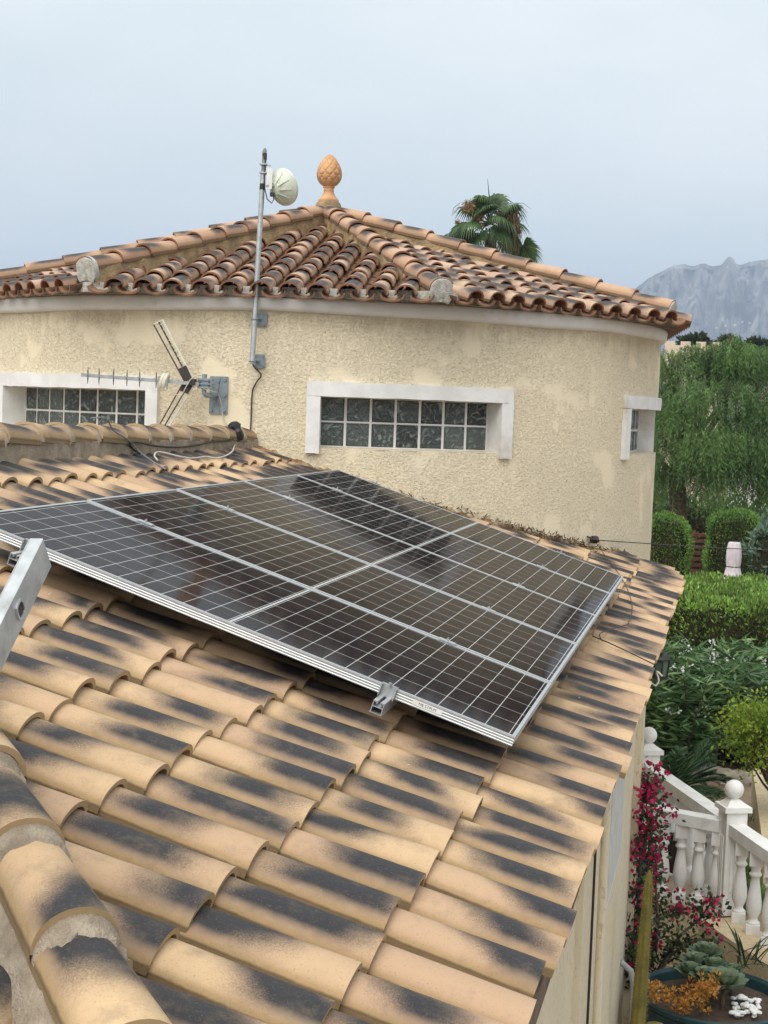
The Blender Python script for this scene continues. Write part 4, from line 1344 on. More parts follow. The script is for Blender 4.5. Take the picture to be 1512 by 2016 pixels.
cable('overhead_wire', 'thin black wire stretched from the tower across the garden', [wb, wb.lerp(we, .25) - ZZ * .006, wb.lerp(we, .5) - ZZ * .01, wb.lerp(we, .75) - ZZ * .006, we], 0.0042, M_BLACK, 'wire')
cable('cable', 'thin black cable lying down the tiles beside the panels', [wb, on_roof(1185, 1085), on_roof(1205, 1112), on_roof(1222, 1135), on_roof(1235, 1160), on_roof(1243, 1185), on_roof(1244, 1205), on_roof(1237, 1225), on_roof(1236, 1229), on_roof(1212, 1236), on_roof(1190, 1243), on_roof(1180, 1250), on_roof(1186, 1262)], 0.003, M_BLACK)
cable('cable', 'straight black lead running down across the eaves tiles', [on_roof(1166, 1252), on_roof(1200, 1266), on_roof(1240, 1285), on_roof(1290, 1309)], 0.0035, M_BLACK)
cable('cable', 'white cable loop dangling below the eaves by the lantern', [Vector((-.27, 8.05, -1.36)), P(1293, 1322, 8.0), P(1297, 1340, 8.0), P(1290, 1350, 8.0), P(1278, 1349, 8.0), Vector((-.42, 7.7, -1.5))], 0.005, M_CABLE_WHITE)
wx = lambda y, z: Vector((WX + 0.035, y, z))
cable('wall_cable', 'black cable dropping straight down the house wall beside the pale pipe', [wx(6.45, -1.4), wx(6.45, -2.2), wx(6.445, -3.0), wx(6.45, GZ + .1)], 0.006, M_BLACK)
cable('wall_cable', 'short curved black wire end on the house wall, upper one', [wx(7.15, -2.12), wx(7.27, -2.22), wx(7.27, -2.34), wx(7.15, -2.45)], 0.005, M_BLACK)
cable('wall_cable', 'short curved black wire end on the house wall, lower one', [wx(7.1, -2.55), wx(7.22, -2.65), wx(7.22, -2.78), wx(7.05, -2.9)], 0.005, M_BLACK)

# wall lantern under the eaves
lc = P(1300, 1312, 8.8)
lan = thing('wall_lantern', lc - ZZ * .1, 'black carriage lantern peeking out from under the eaves', 'lantern')
b = MB(); b.lathe(lc + ZZ * .045, [(.062, -.005), (.065, .0), (.05, .02), (.03, .035), (.012, .045), (.008, .06)], 6); b.lathe(lc - ZZ * .07, [(.02, -.01), (.05, 0), (.052, .012), (.04, .014)], 6)
for k in range(6):
    a = 2 * pi * k / 6; 
    X_, Y_ = Vector((0, 0, 1)).orthogonal().normalized(), None
    Y_ = ZZ.cross(X_); dd_ = X_ * cos(a) + Y_ * sin(a)
    b.tube([lc + dd_ * .055 + ZZ * .045, lc + dd_ * .043 - ZZ * .06], .005, 5)
b.tube([lc + ZZ * .1, lc + Vector((-.08, 0, .13)), Vector((-.33, lc.y, -1.34))], .008, 6)
b.build('lantern_frame', M_BLACK, lan)
b = MB(); b.lathe(lc - ZZ * .06, [(.040, 0), (.051, .105)], 6)
M_LGLASS = simple('green_tinted_glass', (0.10, 0.16, 0.13), (0.06, 0.10, 0.08), 5, 0.1, spec=0.6)
b.build('lantern_glass', M_LGLASS, lan, smooth=False)

# ---------------------------------------------------------------- garden: foliage materials
F_PEPPER = foliage_mat('pepper_tree_leaf', (0.052, 0.096, 0.029), (0.112, 0.206, 0.059), (0.239, 0.356, 0.110), 0.3, 0.9)
F_HEDGE = foliage_mat('cypress_hedge_leaf', (0.082, 0.120, 0.026), (0.163, 0.277, 0.050), (0.355, 0.580, 0.111), 0.25, 1.2)
F_SHRUB = foliage_mat('clipped_shrub_leaf', (0.047, 0.097, 0.020), (0.115, 0.231, 0.043), (0.252, 0.402, 0.077), 0.25, 1.2)
F_OLE = foliage_mat('oleander_leaf', (0.045, 0.089, 0.033), (0.093, 0.185, 0.064), (0.235, 0.342, 0.120), 0.2, 1.4, 0.4)
F_YEL = foliage_mat('lime_green_leaf', (0.104, 0.179, 0.016), (0.208, 0.302, 0.029), (0.386, 0.468, 0.066), 0.35, 2.0)
F_CYC = foliage_mat('cycad_leaf', (0.020, 0.050, 0.017), (0.043, 0.099, 0.030), (0.091, 0.174, 0.058), 0.12, 2.0, 0.35)
F_PALM = foliage_mat('palm_leaf', (0.035, 0.068, 0.024), (0.066, 0.130, 0.041), (0.143, 0.206, 0.073), 0.25, 1.0, 0.4)
F_DRY = foliage_mat('dry_palm_leaf', (0.130, 0.085, 0.045), (0.220, 0.150, 0.085), (0.340, 0.250, 0.150), 0.2, 1.0)
F_SEED = foliage_mat('palm_seed', (0.200, 0.110, 0.050), (0.300, 0.180, 0.090), (0.400, 0.260, 0.140), 0.1, 2.0)
F_BOUG = foliage_mat('bougainvillea_leaf', (0.016, 0.032, 0.012), (0.035, 0.060, 0.022), (0.070, 0.100, 0.040), 0.2, 3.0)
F_BRACT = foliage_mat('magenta_bract', (0.240, 0.006, 0.045), (0.420, 0.012, 0.085), (0.580, 0.040, 0.150), 0.3, 3.0)
F_FLOWER = foliage_mat('white_petal', (0.620, 0.620, 0.580), (0.740, 0.740, 0.700), (0.850, 0.850, 0.820), 0.25, 3.0)
F_STRAP = foliage_mat('strap_leaf', (0.060, 0.120, 0.022), (0.114, 0.204, 0.042), (0.228, 0.324, 0.084), 0.25, 3.0)
F_SED = foliage_mat('orange_sedum', (0.300, 0.110, 0.020), (0.500, 0.240, 0.040), (0.580, 0.400, 0.100), 0.2, 6.0)
F_ECHE = foliage_mat('grey_green_succulent', (0.070, 0.105, 0.060), (0.130, 0.180, 0.110), (0.220, 0.260, 0.160), 0.1, 5.0)
F_BLUE = foliage_mat('blue_green_leaf', (0.052, 0.098, 0.065), (0.111, 0.182, 0.124), (0.208, 0.286, 0.195), 0.2, 3.0)
F_FAR = foliage_mat('far_pine_leaf', (0.020, 0.030, 0.014), (0.040, 0.055, 0.022), (0.065, 0.085, 0.035), 0.15, 0.5)


def in_ball(n):
    v = nrg.normal(size=(n, 3)); v /= np.linalg.norm(v, axis=1, keepdims=True)
    return v, nrg.random(n)[:, None]


def hedge(name, label, cat, c0, size, leaf_mat, n, leaf, round_=0.12, wild=0.10, group=None, yaw=0.0, up=0.5):
    """clipped shrub: dark twiggy core and thousands of small leaves in its outer layer; c0 = middle of its base"""
    t = thing(name, c0, label, cat, group)
    sx, sy, sz = size
    c0 = np.array(c0)
    cy_, sy_ = cos(yaw), sin(yaw)
    Rz = np.array([[cy_, -sy_, 0], [sy_, cy_, 0], [0, 0, 1]])
    ar = np.array([sx * sy, sx * sz, sx * sz, sy * sz, sy * sz]); ar = ar / ar.sum()
    f = nrg.choice(5, n, p=ar)
    p = nrg.random((n, 3)) * 2 - 1
    nor = np.zeros((n, 3))
    for k, (ax, s) in enumerate(((2, 1), (1, -1), (1, 1), (0, -1), (0, 1))):
        q = f == k; p[q, ax] = s; nor[q, ax] = s
    # superellipsoid rounding of the corners
    pp = 4.5
    rr = (np.abs(p[:, 0]) ** pp + np.abs(p[:, 1]) ** pp + np.maximum(p[:, 2], 0) ** pp) ** (1 / pp)
    p[:, :2] /= np.maximum(rr, 1)[:, None]; p[:, 2] = np.where(p[:, 2] > 0, p[:, 2] / np.maximum(rr, 1), p[:, 2])
    ph = nrg.random(6) * 6
    lump = 0.5 * np.sin(p[:, 0] * sx * 2.3 + ph[0]) * np.sin(p[:, 1] * sy * 2.9 + ph[1]) + 0.5 * np.sin(p[:, 2] * sz * 3.7 + p[:, 0] * sx * 4.1 + ph[2])
    half = np.array([sx / 2, sy / 2, sz / 2])
    pos = p * half + nor * (lump[:, None] * wild * 0.6 + (nrg.random((n, 1)) - 0.75) * wild)
    pos = pos @ Rz.T + c0 + np.array([0, 0, sz / 2])
    nor = nor @ Rz.T
    D = nor * 0.8 + np.array([0, 0, up]) + nrg.normal(size=(n, 3)) * 0.45
    leaf_mesh('foliage', leaf_mat, pos, D, leaf * (0.7 + 0.7 * nrg.random(n)), leaf * 0.42, t)
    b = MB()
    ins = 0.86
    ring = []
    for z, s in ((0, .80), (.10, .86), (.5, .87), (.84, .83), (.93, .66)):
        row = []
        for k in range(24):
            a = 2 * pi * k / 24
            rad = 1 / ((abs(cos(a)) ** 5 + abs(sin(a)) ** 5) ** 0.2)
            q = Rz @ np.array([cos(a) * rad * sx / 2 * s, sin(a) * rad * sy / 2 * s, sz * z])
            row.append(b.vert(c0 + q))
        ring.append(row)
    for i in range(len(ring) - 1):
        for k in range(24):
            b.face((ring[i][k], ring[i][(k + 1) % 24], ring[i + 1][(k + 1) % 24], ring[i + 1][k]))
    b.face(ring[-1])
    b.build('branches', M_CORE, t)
    return t


def gnd(px, py, d, z=GZ):
    q = P(px, py, d); return Vector((q.x, q.y, z))


def top_h(px, py, d): return P(px, py, d).z - GZ


# ---- weeping pepper trees behind the tower
def pepper_tree(label, base, trunk_top, blobs, n_strand, seed, leafn=20, group=None):
    R_ = np.random.default_rng(seed)
    t = thing('pepper_tree', base, label, 'tree', group)
    b = MB()
    tt_ = Vector(trunk_top); bs = Vector(base)
    b.tube([bs, bs.lerp(tt_, .5) + Vector((.08, .05, 0)), tt_], [0.26, 0.21, 0.18], 10)
    for (c, r) in blobs:
        c = Vector(c)
        mid = tt_.lerp(c, .5) + Vector((R_.uniform(-.2, .2), R_.uniform(-.2, .2), .25))
        b.tube([tt_ - Vector((0, 0, .15)), mid, c], [0.10, 0.06, 0.03], 7)
        for k in range(5):
            q = c + Vector(R_.normal(size=3) * np.array(r) * .55)
            b.tube([mid.lerp(c, .6), c.lerp(q, .6) + Vector((0, 0, .1)), q], [0.03, 0.018, 0.008], 5)
    b.build('trunk', M_BARK, t)
    from mathutils import noise as mnoise
    C = []; D = []; L = []; RR = []
    tot = sum(r[0] * r[1] for _, r in blobs)
    for (c, r) in blobs:
        ns = int(n_strand * r[0] * r[1] / tot)
        c = np.array(c); r = np.array(r)
        for _ in range(ns):
            v = R_.normal(size=3); v /= np.linalg.norm(v); v[2] = v[2] * .8 + .25
            s = c + v * r * (R_.random() ** 0.35)
            if mnoise.noise(Vector(s) * 1.1 + Vector((seed, 0, 0))) < -.09 and R_.random() < .85: continue
            sr = R_.random()
            out = np.array([v[0], v[1], 0.0]) * .35
            ln = R_.uniform(.35, 1.15)
            sway = R_.normal(size=3) * .05
            for k in range(leafn):
                u = (k + R_.random()) / leafn
                p = s + out * (u * (1 - .5 * u)) * ln + np.array([0, 0, -1]) * ln * (u ** 1.3) + sway * u
                C.append(p)
                d = np.array([R_.normal() * .6 + out[0], R_.normal() * .6 + out[1], -0.8 + R_.normal() * .35])
                D.append(d); L.append(R_.uniform(.07, .15)); RR.append(.65 * sr + .35 * R_.random())
    leaf_mesh('crown', F_PEPPER, C, D, L, np.array(L) * .13, t, rnd=RR)
    return t


d = 34.0
bl = []
def BL(px, py, dd, rx, rz): bl.append((tuple(P(px, py, dd)), (rx, rx, rz)))
for a in ((1318, 716, 33.6, .62, .36), (1385, 702, 34.4, .75, .36), (1442, 696, 34.0, .6, .40), (1500, 706, 34.6, .7, .36), (1446, 672, 34.0, .22, .25), (1300, 800, 34.5, .55, .5), (1360, 790, 33.2, .75, .55),
          (1425, 790, 33.4, .75, .55), (1490, 800, 33.6, .75, .5), (1545, 790, 34, .8, .6), (1310, 875, 33.4, .5, .5), (1385, 865, 33.0, .65, .5), (1460, 870, 33.2, .7, .5), (1525, 880, 33.4, .7, .55),
          (1290, 930, 34.2, .45, .4), (1430, 925, 33.0, .55, .38), (1490, 935, 33.2, .55, .38), (1550, 930, 33.6, .6, .4), (1380, 905, 34.6, .6, .35)):
    BL(*a)
pepper_tree('large weeping pepper tree filling the view right of the tower', gnd(1334, 1100, 34.2), P(1332, 930, 34.2), bl, 6200, 5, 32)
bl = []
for a in ((1240, 760, 37.5, .8, .55), (1255, 850, 37, .8, .6), (1215, 820, 38, .9, .7), (1290, 940, 37.2, .7, .5), (1240, 950, 37.2, .7, .5)):
    BL(*a)
pepper_tree('second weeping tree, half hidden behind the edge of the tower', gnd(1245, 1100, 37.5), P(1245, 930, 37.5), bl, 1200, 9, 22)

# dark shrubbery under the trees
hedge('background_hedge', 'dark unclipped hedge in the shade under the pepper tree', 'hedge', gnd(1420, 1100, 38.5), (7.5, 1.6, 2.2), F_OLE, 7000, .16, wild=.3, yaw=-.2)

# ---- clipped shrubs, fence, parasol
hedge('clipped_shrub', 'rounded bright green clipped shrub between the tower and the wooden fence', 'shrub', gnd(1312, 1090, 29.5), (0.92, 0.9, top_h(1312, 1014, 29.5)), F_SHRUB, 8500, .055, wild=.10, yaw=-.2, up=.9)
hedge('clipped_shrub', 'square-topped clipped shrub behind the closed parasol', 'shrub', gnd(1446, 1100, 30.5), (1.12, 1.0, top_h(1446, 1006, 30.5)), F_SHRUB, 10500, .055, wild=.10, yaw=-.2, up=.9)
hedge('blue_green_shrub', 'loose blue-green shrub at the right edge beside the square shrub', 'shrub', gnd(1512, 1100, 29.0), (0.62, .8, top_h(1512, 1030, 29.0)), F_BLUE, 1900, .14, wild=.3, yaw=-.2)
fp = gnd(1374, 1100, 31.0)
fen = thing('fence_panel', fp, 'red-brown slatted wooden fence panel between two clipped shrubs', 'fence')
fx = Vector(RW[:, 0]); fx.z = 0; fx.normalize(); fy = Vector((-fx.y, fx.x, 0))
zt_ = P(1374, 1048, 31).z
b = MB()
for k in range(16):
    z = zt_ - 0.05 - .125 * k
    if z < GZ + .05: break
    b.box(Vector((fp.x, fp.y, z)) + fx * rng.uniform(-.015, .015), (1.0, .022, .078), (fx, fy, ZZ))
b.build('slat', M_WOOD, fen, smooth=False)
for s in (-.5, -.1, .24, .5):
    b = MB(); b.box(Vector((fp.x, fp.y, (zt_ + GZ) / 2 + .02)) + fx * s + fy * .03, (.06, .04, zt_ - GZ + .04), (fx, fy, ZZ)); b.build('post', M_WOOD, fen, smooth=False)

pp = gnd(1443, 1125, 27.6)
par = thing('garden_parasol', pp, 'closed pale pink parasol tied with a cord, standing behind the long hedge', 'parasol')
M_CLOTH = simple('pale_pink_canvas', (0.60, 0.54, 0.56), (0.50, 0.44, 0.47), 10, .85)
b = MB(); b.tube([pp, Vector((pp.x, pp.y, P(1443, 1066, 27.6).z))], .024, 8); b.build('pole', M_STEEL, par)
b = MB()
zt2 = P(1443, 1067, 27.6).z; H_ = zt2 - P(1443, 1150, 27.6).z
b.lathe(Vector((pp.x, pp.y, zt2 - H_)), [(.19, 0), (.175, H_ * .12), (.14, H_ * .3), (.118, H_ * .42), (.128, H_ * .5), (.135, H_ * .65), (.125, H_ * .85), (.105, H_ * .97), (.09, H_)], 40, mod=lambda r, z, a: .016 * abs(sin(a * 5)) - .008)
b.build('canopy', M_CLOTH, par, angle=60)
b = MB(); zc_ = zt2 - H_ + H_ * .42
b.tube([Vector((pp.x + .123 * cos(t), pp.y + .123 * sin(t), zc_)) for t in np.linspace(0, 2 * pi, 17)], .010, 5); b.build('cord', M_BLACK, par)

# ---- long clipped hedge and oleander
hc = gnd(1500, 1180, 22.6)
hedge('long_hedge', 'broad clipped hedge with bright green top running across the garden', 'hedge', hc + Vector((.6, 0, 0)), (6.0, 4.2, top_h(1450, 1178, 20.8) - .06), F_HEDGE, 44000, .06, wild=.14, yaw=-.2, up=.8)


def oleander():
    t = thing('oleander_bush', gnd(1400, 1500, 18.8), 'dark leafy oleander bush dotted with white flower clusters', 'bush')
    C = []; D = []; L = []; FC = []; FD = []
    R_ = np.random.default_rng(3)
    stems = MB()
    for k in range(560):
        px = R_.uniform(1235, 1640); dd = R_.uniform(18.0, 20.4)
        base = np.array(gnd(px, 1500, dd))
        topz = top_h(1400, 1268 + 0.12 * abs(px - 1400) ** 1.0 * .3, 19.6) * R_.uniform(.45, 1.0)
        lean = R_.normal(size=2) * .18
        tip = base + np.array([lean[0], lean[1] - (.12 if dd < 18.8 else 0), topz])
        if k % 3 == 0: stems.tube([base, base * .5 + tip * .5 + np.array([0, 0, .08]), tip], [.014, .010, .006], 4)
        for w_ in range(7):
            u = 1 - w_ * .11 * R_.uniform(.7, 1.2)
            if u < .15: break
            c = base + (tip - base) * u
            for q in range(6):
                a = R_.uniform(0, 2 * pi)
                C.append(c); D.append([cos(a), sin(a), R_.uniform(-.35, .75)]); L.append(R_.uniform(.15, .25))
        if R_.random() < .05:
            for q in range(int(R_.integers(6, 14))):
                FC.append(tip + R_.normal(size=3) * .04 + np.array([0, -.03, .03])); v = R_.normal(size=3); v[2] = abs(v[2]) + .3; FD.append(v)
    for k in range(34):
        px = R_.uniform(1270, 1510); py = R_.uniform(1265, 1490)
        c = np.array(P(px, py, 18.1 + (1490 - py) * .0045))
        for q in range(int(R_.integers(5, 11))):
            FC.append(c + R_.normal(size=3) * .035); v = R_.normal(size=3); v[1] -= .8; FD.append(v)
    leaf_mesh('foliage', F_OLE, C, D, L, np.array(L) * .17, t)
    leaf_mesh('blossom', F_FLOWER, FC, FD, .042, .042, t)
    stems.build('stem', M_BARK, t)
    b = MB(); 
    for (px, dd, rx, rz) in ((1290, 19.6, .9, .55), (1400, 19.8, 1.0, .62), (1510, 19.8, 1.0, .6), (1600, 19.8, .9, .55)):
        b.lathe(gnd(px, 1500, dd), [(rx, 0), (rx * 1.0, rz * .8), (rx * .8, rz * 1.5), (rx * .35, rz * 1.85), (.02, rz * 1.95)], 14)
    b.build('inner_branches', M_CORE, t)


oleander()


def yellow_bush():
    c = P(1505, 1432, 14.6)
    base = Vector((c.x + .25, c.y, GZ))
    t = thing('lime_bush', base, 'bright lime green small-leaved bush at the right edge above the pale planter wall', 'bush')
    b = MB(); C = []; D = []
    R_ = np.random.default_rng(8)
    for k in range(46):
        px = R_.uniform(1452, 1580); py = R_.uniform(1390, 1496)
        if (px - 1455) + (1440 - py) * .25 < 10 and R_.random() < .6: continue
        tip = P(px, py, 14.6 + R_.uniform(-.35, .35))
        b.tube([base + Vector((0, 0, .5)), base.lerp(tip, .5) + Vector((0, 0, .2)), tip], [.02, .012, .004], 5)
        for q in range(105):
            C.append(np.array(tip) + R_.normal(size=3) * np.array([.12, .12, .10])); D.append(R_.normal(size=3) + np.array([0, 0, .3]))
    b.tube([base, base + Vector((0, 0, .7))], .05, 8)
    b.build('stem', M_BARK, t)
    leaf_mesh('foliage', F_YEL, C, D, .048, .026, t)


yellow_bush()
pw = MB()
wa = gnd(1494, 1520, 16.6); wb_ = gnd(1525, 1620, 13.2)
pw.bar(wa + ZZ * .22, wb_ + ZZ * .22, .14, .44); tag(pw.build('planter_wall', M_STUCCO_LOW, smooth=False), 'low pale planter wall beside the sandy path at the right edge', 'wall')


def cycad(base, label, n, Lf, seed, crown_h=.35):
    t = thing('cycad', base, label, 'cycad')
    R_ = np.random.default_rng(seed)
    b = MB(); b.lathe(base, [(.16, 0), (.19, .12), (.17, crown_h * .8), (.08, crown_h)], 12); b.build('trunk', M_BARK, t)
    c0 = np.array(base) + np.array([0, 0, crown_h * .9])
    C = []; D = []; L = []; S = []
    rib = MB()
    for k in range(n):
        a = R_.uniform(0, 2 * pi); el = R_.uniform(.12, 1.25); ln = Lf * R_.uniform(.8, 1.1)
        out = np.array([cos(a), sin(a), 0.0]); pts = []
        for i in range(30):
            u = i / 29
            p = c0 + out * ln * (sin(el * .0 + u * 1.25) / 1.25 * cos(el * .75) * 1.2) + np.array([0, 0, ln * (u * sin(el) - .42 * u * u * (1.15 - .4 * sin(el)))])
            pts.append(p)
        rib.tube(pts[::4] + [pts[-1]], .006, 4)
        for i in range(1, 30):
            tan_ = pts[i] - pts[i - 1]; tan_ /= np.linalg.norm(tan_)
            sd = np.cross(tan_, [0, 0, 1]); sd /= max(np.linalg.norm(sd), 1e-6)
            u = i / 29
            for s in (-1, 1):
                for h_ in (0, .5):
                    C.append(pts[i] * (1 - h_ * .5) + pts[i - 1] * h_ * .5); D.append(sd * s * .8 + tan_ * .75 + np.array([0, 0, .18])); L.append(.14 * (sin(pi * (.12 + .83 * u)) ** .7) * Lf / .75)
    leaf_mesh('frond', F_CYC, C, D, L, .010 * Lf / .75, t)
    rib.build('frond_rib', F_CYC, t)


cycad(gnd(1312, 1545, 15.6), 'dark green cycad spreading its fronds behind the balustrade', 58, .82, 4, .42)

# ---- rocks edging the oleander bed
for (px, py, dd, s, lab) in ((1397, 1522, 18.0, .22, 'pale rock edging the bed, left of the pair under the oleander'), (1440, 1528, 17.7, .24, 'pale rock edging the bed, right of the pair under the oleander')):
    b = MB(); c = gnd(px, py, dd)
    ph = rng.uniform(0, 6)
    b.lathe(c - ZZ * .03, [(s * .9, 0), (s * 1.0, s * .3), (s * .8, s * .65), (s * .3, s * .8)], 11, mod=lambda r, z, a: .05 * sin(3 * a + ph) + .03 * sin(7 * a + z * 20 + ph))
    tag(b.build('rock', M_STONE, angle=30), lab, 'rock', 'rocks edging the bed')


def strap_plant(name, label, base, n, ln, seed, mat=F_STRAP, w=.035, cat='plant'):
    t = thing(name, base, label, cat)
    R_ = np.random.default_rng(seed)
    b = MB()
    for k in range(n):
        a = R_.uniform(0, 2 * pi); el = R_.uniform(.35, 1.3); l_ = ln * R_.uniform(.7, 1.1)
        o = np.array([cos(a), sin(a), 0]); sd = np.array([-sin(a), cos(a), 0]); prev = None
        st = np.array(base) + o * .03 + np.array([R_.normal() * .08, R_.normal() * .08, 0])
        rv = R_.random()
        for i in range(7):
            u = i / 6
            p = st + o * l_ * u * cos(el) + np.array([0, 0, l_ * (u * sin(el) - .5 * u * u * (1.2 - .6 * sin(el)))])
            ww = w * (1 - u ** 2.2) * (.6 + .4 * min(1, u * 4))
            row = [b.vert(p - sd * ww / 2 + np.array([0, 0, .2 * ww]), rnd=rv), b.vert(p, rnd=rv), b.vert(p + sd * ww / 2 + np.array([0, 0, .2 * ww]), rnd=rv)]
            if prev:
                b.face((prev[0], row[0], row[1], prev[1])); b.face((prev[1], row[1], row[2], prev[2]))
            prev = row
    b.build('foliage', mat, t)


strap_plant('agapanthus', 'light green strappy plant just behind the tall balustrade post', gnd(1392, 1620, 14.6), 70, .5, 2)
strap_plant('agapanthus', 'leafy strappy plant right of the tall post ball', gnd(1452, 1640, 14.0), 55, .45, 6)
strap_plant('agapanthus', 'bright strappy plant beyond the descending right hand rail', gnd(1490, 1690, 13.2), 60, .45, 12)
strap_plant('agapanthus', 'low green clump seen between the balusters on the terrace side', gnd(1330, 1640, 14.4), 50, .5, 13)
strap_plant('spiky_plant', 'small pale green yucca rosette under the lime bush', gnd(1466, 1490, 15.6) + ZZ * .1, 60, .32, 15, F_STRAP, .016)

# ---- terrace with its balustrade
FZ = -3.745
P1 = Vector((P(1432, 1815, 11.5).x, P(1432, 1815, 11.5).y, FZ))
P0 = Vector((P(1275, 1497, 13.3).x, P(1275, 1497, 13.3).y, FZ))
P2 = P1 + (P1 - P0) * .62
PL_ = Vector((P(1240, 1800, 11.95).x, P(1240, 1800, 11.95).y, FZ))
edge = (PL_ - P1).normalized(); bdir = (P0 - P1).normalized()
b = MB()
out = Vector((bdir.y, -bdir.x, 0)); out = out if out.x > 0 else -out
fr_ = Vector((-edge.y, edge.x, 0)); fr_ = fr_ if fr_.y < 0 else -fr_
q0 = P1 + out * .16 + fr_ * .16; q1 = P0 + out * .16 + bdir * .3; q2 = q1 - out * 2.6; q3 = PL_ + fr_ * .16 + edge * 1.6
b.poly([q0, q1, q2, q3])
tag(b.build('terrace_floor', M_TERRA_FLOOR, smooth=False), 'pinkish tiled terrace floor inside the balustrade', 'terrace', kind='structure')
b = MB()
for (s, e) in ((q0, q1), (q3, q0)):
    b.poly([s - ZZ * .001, e - ZZ * .001, Vector((e.x, e.y, GZ)), Vector((s.x, s.y, GZ))])
q4 = P2 + out * .16; q5 = P2 - out * .16
st0 = P1 - out * .16 + fr_ * .05
b.poly([q0, st0 + fr_ * .12, q5, q4]); b.poly([st0 + fr_ * .12, Vector((st0.x, st0.y, GZ)) + fr_ * .12, Vector((q5.x, q5.y, GZ)), q5]); b.poly([q0, q4, Vector((q4.x, q4.y, GZ)), Vector((q0.x, q0.y, GZ))])
tag(b.build('terrace_wall', M_STUCCO_LOW, smooth=False), 'rough cream retaining wall under the balustrade', 'wall')

bal = thing('balustrade', P1, 'white cast stone balustrade with turned balusters and ball-topped posts', 'balustrade')
def post(base, hgt, bdy):
    b = MB()
    X_ = bdir; Y_ = out
    w = .165
    b.box(base + ZZ * (hgt / 2), (w, w, hgt), (X_, Y_, ZZ))
    for ax, ay in ((X_, Y_), (Y_, X_)):
        for s in (-1, 1):
            for k in (-1, 0, 1):
                b.box(base + ax * (s * (w / 2 + .002)) + ay * (.033 * k) + ZZ * (hgt * .47), (.008, .014, hgt * .58), (ax, ay, ZZ))
    b.box(base + ZZ * (hgt + .02), (w + .05, w + .05, .04), (X_, Y_, ZZ))
    n0 = [b.vert(base + X_ * (sx * .085) + Y_ * (sy * .085) + ZZ * (hgt + .04)) for sx, sy in ((-1, -1), (1, -1), (1, 1), (-1, 1))]
    n1 = [b.vert(base + X_ * (sx * .04) + Y_ * (sy * .04) + ZZ * (hgt + .085)) for sx, sy in ((-1, -1), (1, -1), (1, 1), (-1, 1))]
    for k in range(4): b.face((n0[k], n0[(k + 1) % 4], n1[(k + 1) % 4], n1[k]))
    b.face(n1)
    p_ = b.build('post', M_BALUSTER, bal, smooth=False)
    s_ = MB(); s_.lathe(base + ZZ * (hgt + .08), [(.04, 0), (.034, .012)] + [(.073 * sin(t), .078 - .073 * cos(t)) for t in np.linspace(.5, pi - .02, 14)], 24)
    s_.build('ball', M_BALUSTER, p_, angle=60)
PH = .80
post(P1, PH, 0); post(P0, PH, 0); post(P2, PH, 0)
bmb = None
def baluster_at(q):
    global bmb
    if bmb is None:
        m_ = MB()
        m_.box((0, 0, .035), (.10, .10, .07)); m_.box((0, 0, .565), (.095, .095, .11))
        m_.lathe((0, 0, 0), [(.045, .07), (.047, .085), (.036, .095), (.030, .11), (.034, .125), (.050, .16), (.056, .20), (.053, .25), (.043, .32), (.034, .38), (.030, .415), (.036, .425), (.045, .437), (.045, .447), (.036, .458), (.033, .47), (.040, .49), (.045, .505), (.045, .511)], 18)
        o = m_.build('baluster', M_BALUSTER, bal, angle=40, local=True)
        bmb = o
    else:
        o = bmb.copy(); COL.objects.link(o); o.parent = bal
    o.location = q - P1
def rail(a, c, n, z0=.62):
    m_ = MB(); dr = (c - a).normalized()
    m_.bar(a + dr * .083 + ZZ * (z0 + .045), c - dr * .083 + ZZ * (z0 + .045), .13, .09)
    m_.build('rail', M_BALUSTER, bal, smooth=False)
    for k in range(n):
        baluster_at(a + (c - a) * ((k + .75) / (n + .5)))
rail(P1, P0, 8); rail(P2, P1, 4); rail(P1, PL_, 5)

# things on the terrace
c = P(1338, 1722, 12.5); c.z = FZ
b = MB()
b.lathe(c, [(.11, 0), (.125, .02), (.14, .15), (.145, .27), (.15, .285), (.14, .29), (.125, .27), (.11, .03)], 28, mod=lambda r, z, a: .005 * (1 if int(z * 40) % 2 else -1) * (1 if sin(a * 14) > 0 else -1))
tag(b.build('wicker_basket', M_DARK, angle=20), 'dark brown wicker basket standing on the terrace behind the front balusters', 'basket')
c = P(1299, 1709, 12.2); c.z = FZ
b = MB(); b.box(c + ZZ * .025, (.13, .09, .05), (Vector((.9, .4, 0)).normalized(), Vector((-.4, .9, 0)).normalized(), ZZ)); b.box(c + ZZ * .056 + Vector((.02, .02, 0)), (.15, .08, .012), (Vector((.8, .6, 0)), Vector((-.6, .8, 0)), ZZ), 1)
M_ORANGE = simple('orange_card', (0.55, 0.16, 0.03), (0.45, 0.12, 0.03), 9, .6)
tag(b.build('packet', [M_ORANGE, M_WHITE], smooth=False), 'small orange and white packet lying on the terrace floor', 'packet')
c = P(1259, 1690, 11.4); 
b = MB(); b.lathe(Vector((c.x, c.y, FZ)), [(.05, 0), (.055, .02), (.055, .42), (.03, .47), (.02, .5)], 14)
M_BLUE = simple('blue_plastic', (0.015, 0.05, 0.25), (0.012, 0.04, 0.2), 9, .4)
tag(b.build('blue_container', M_BLUE), 'blue plastic container half hidden by the bougainvillea', 'container')


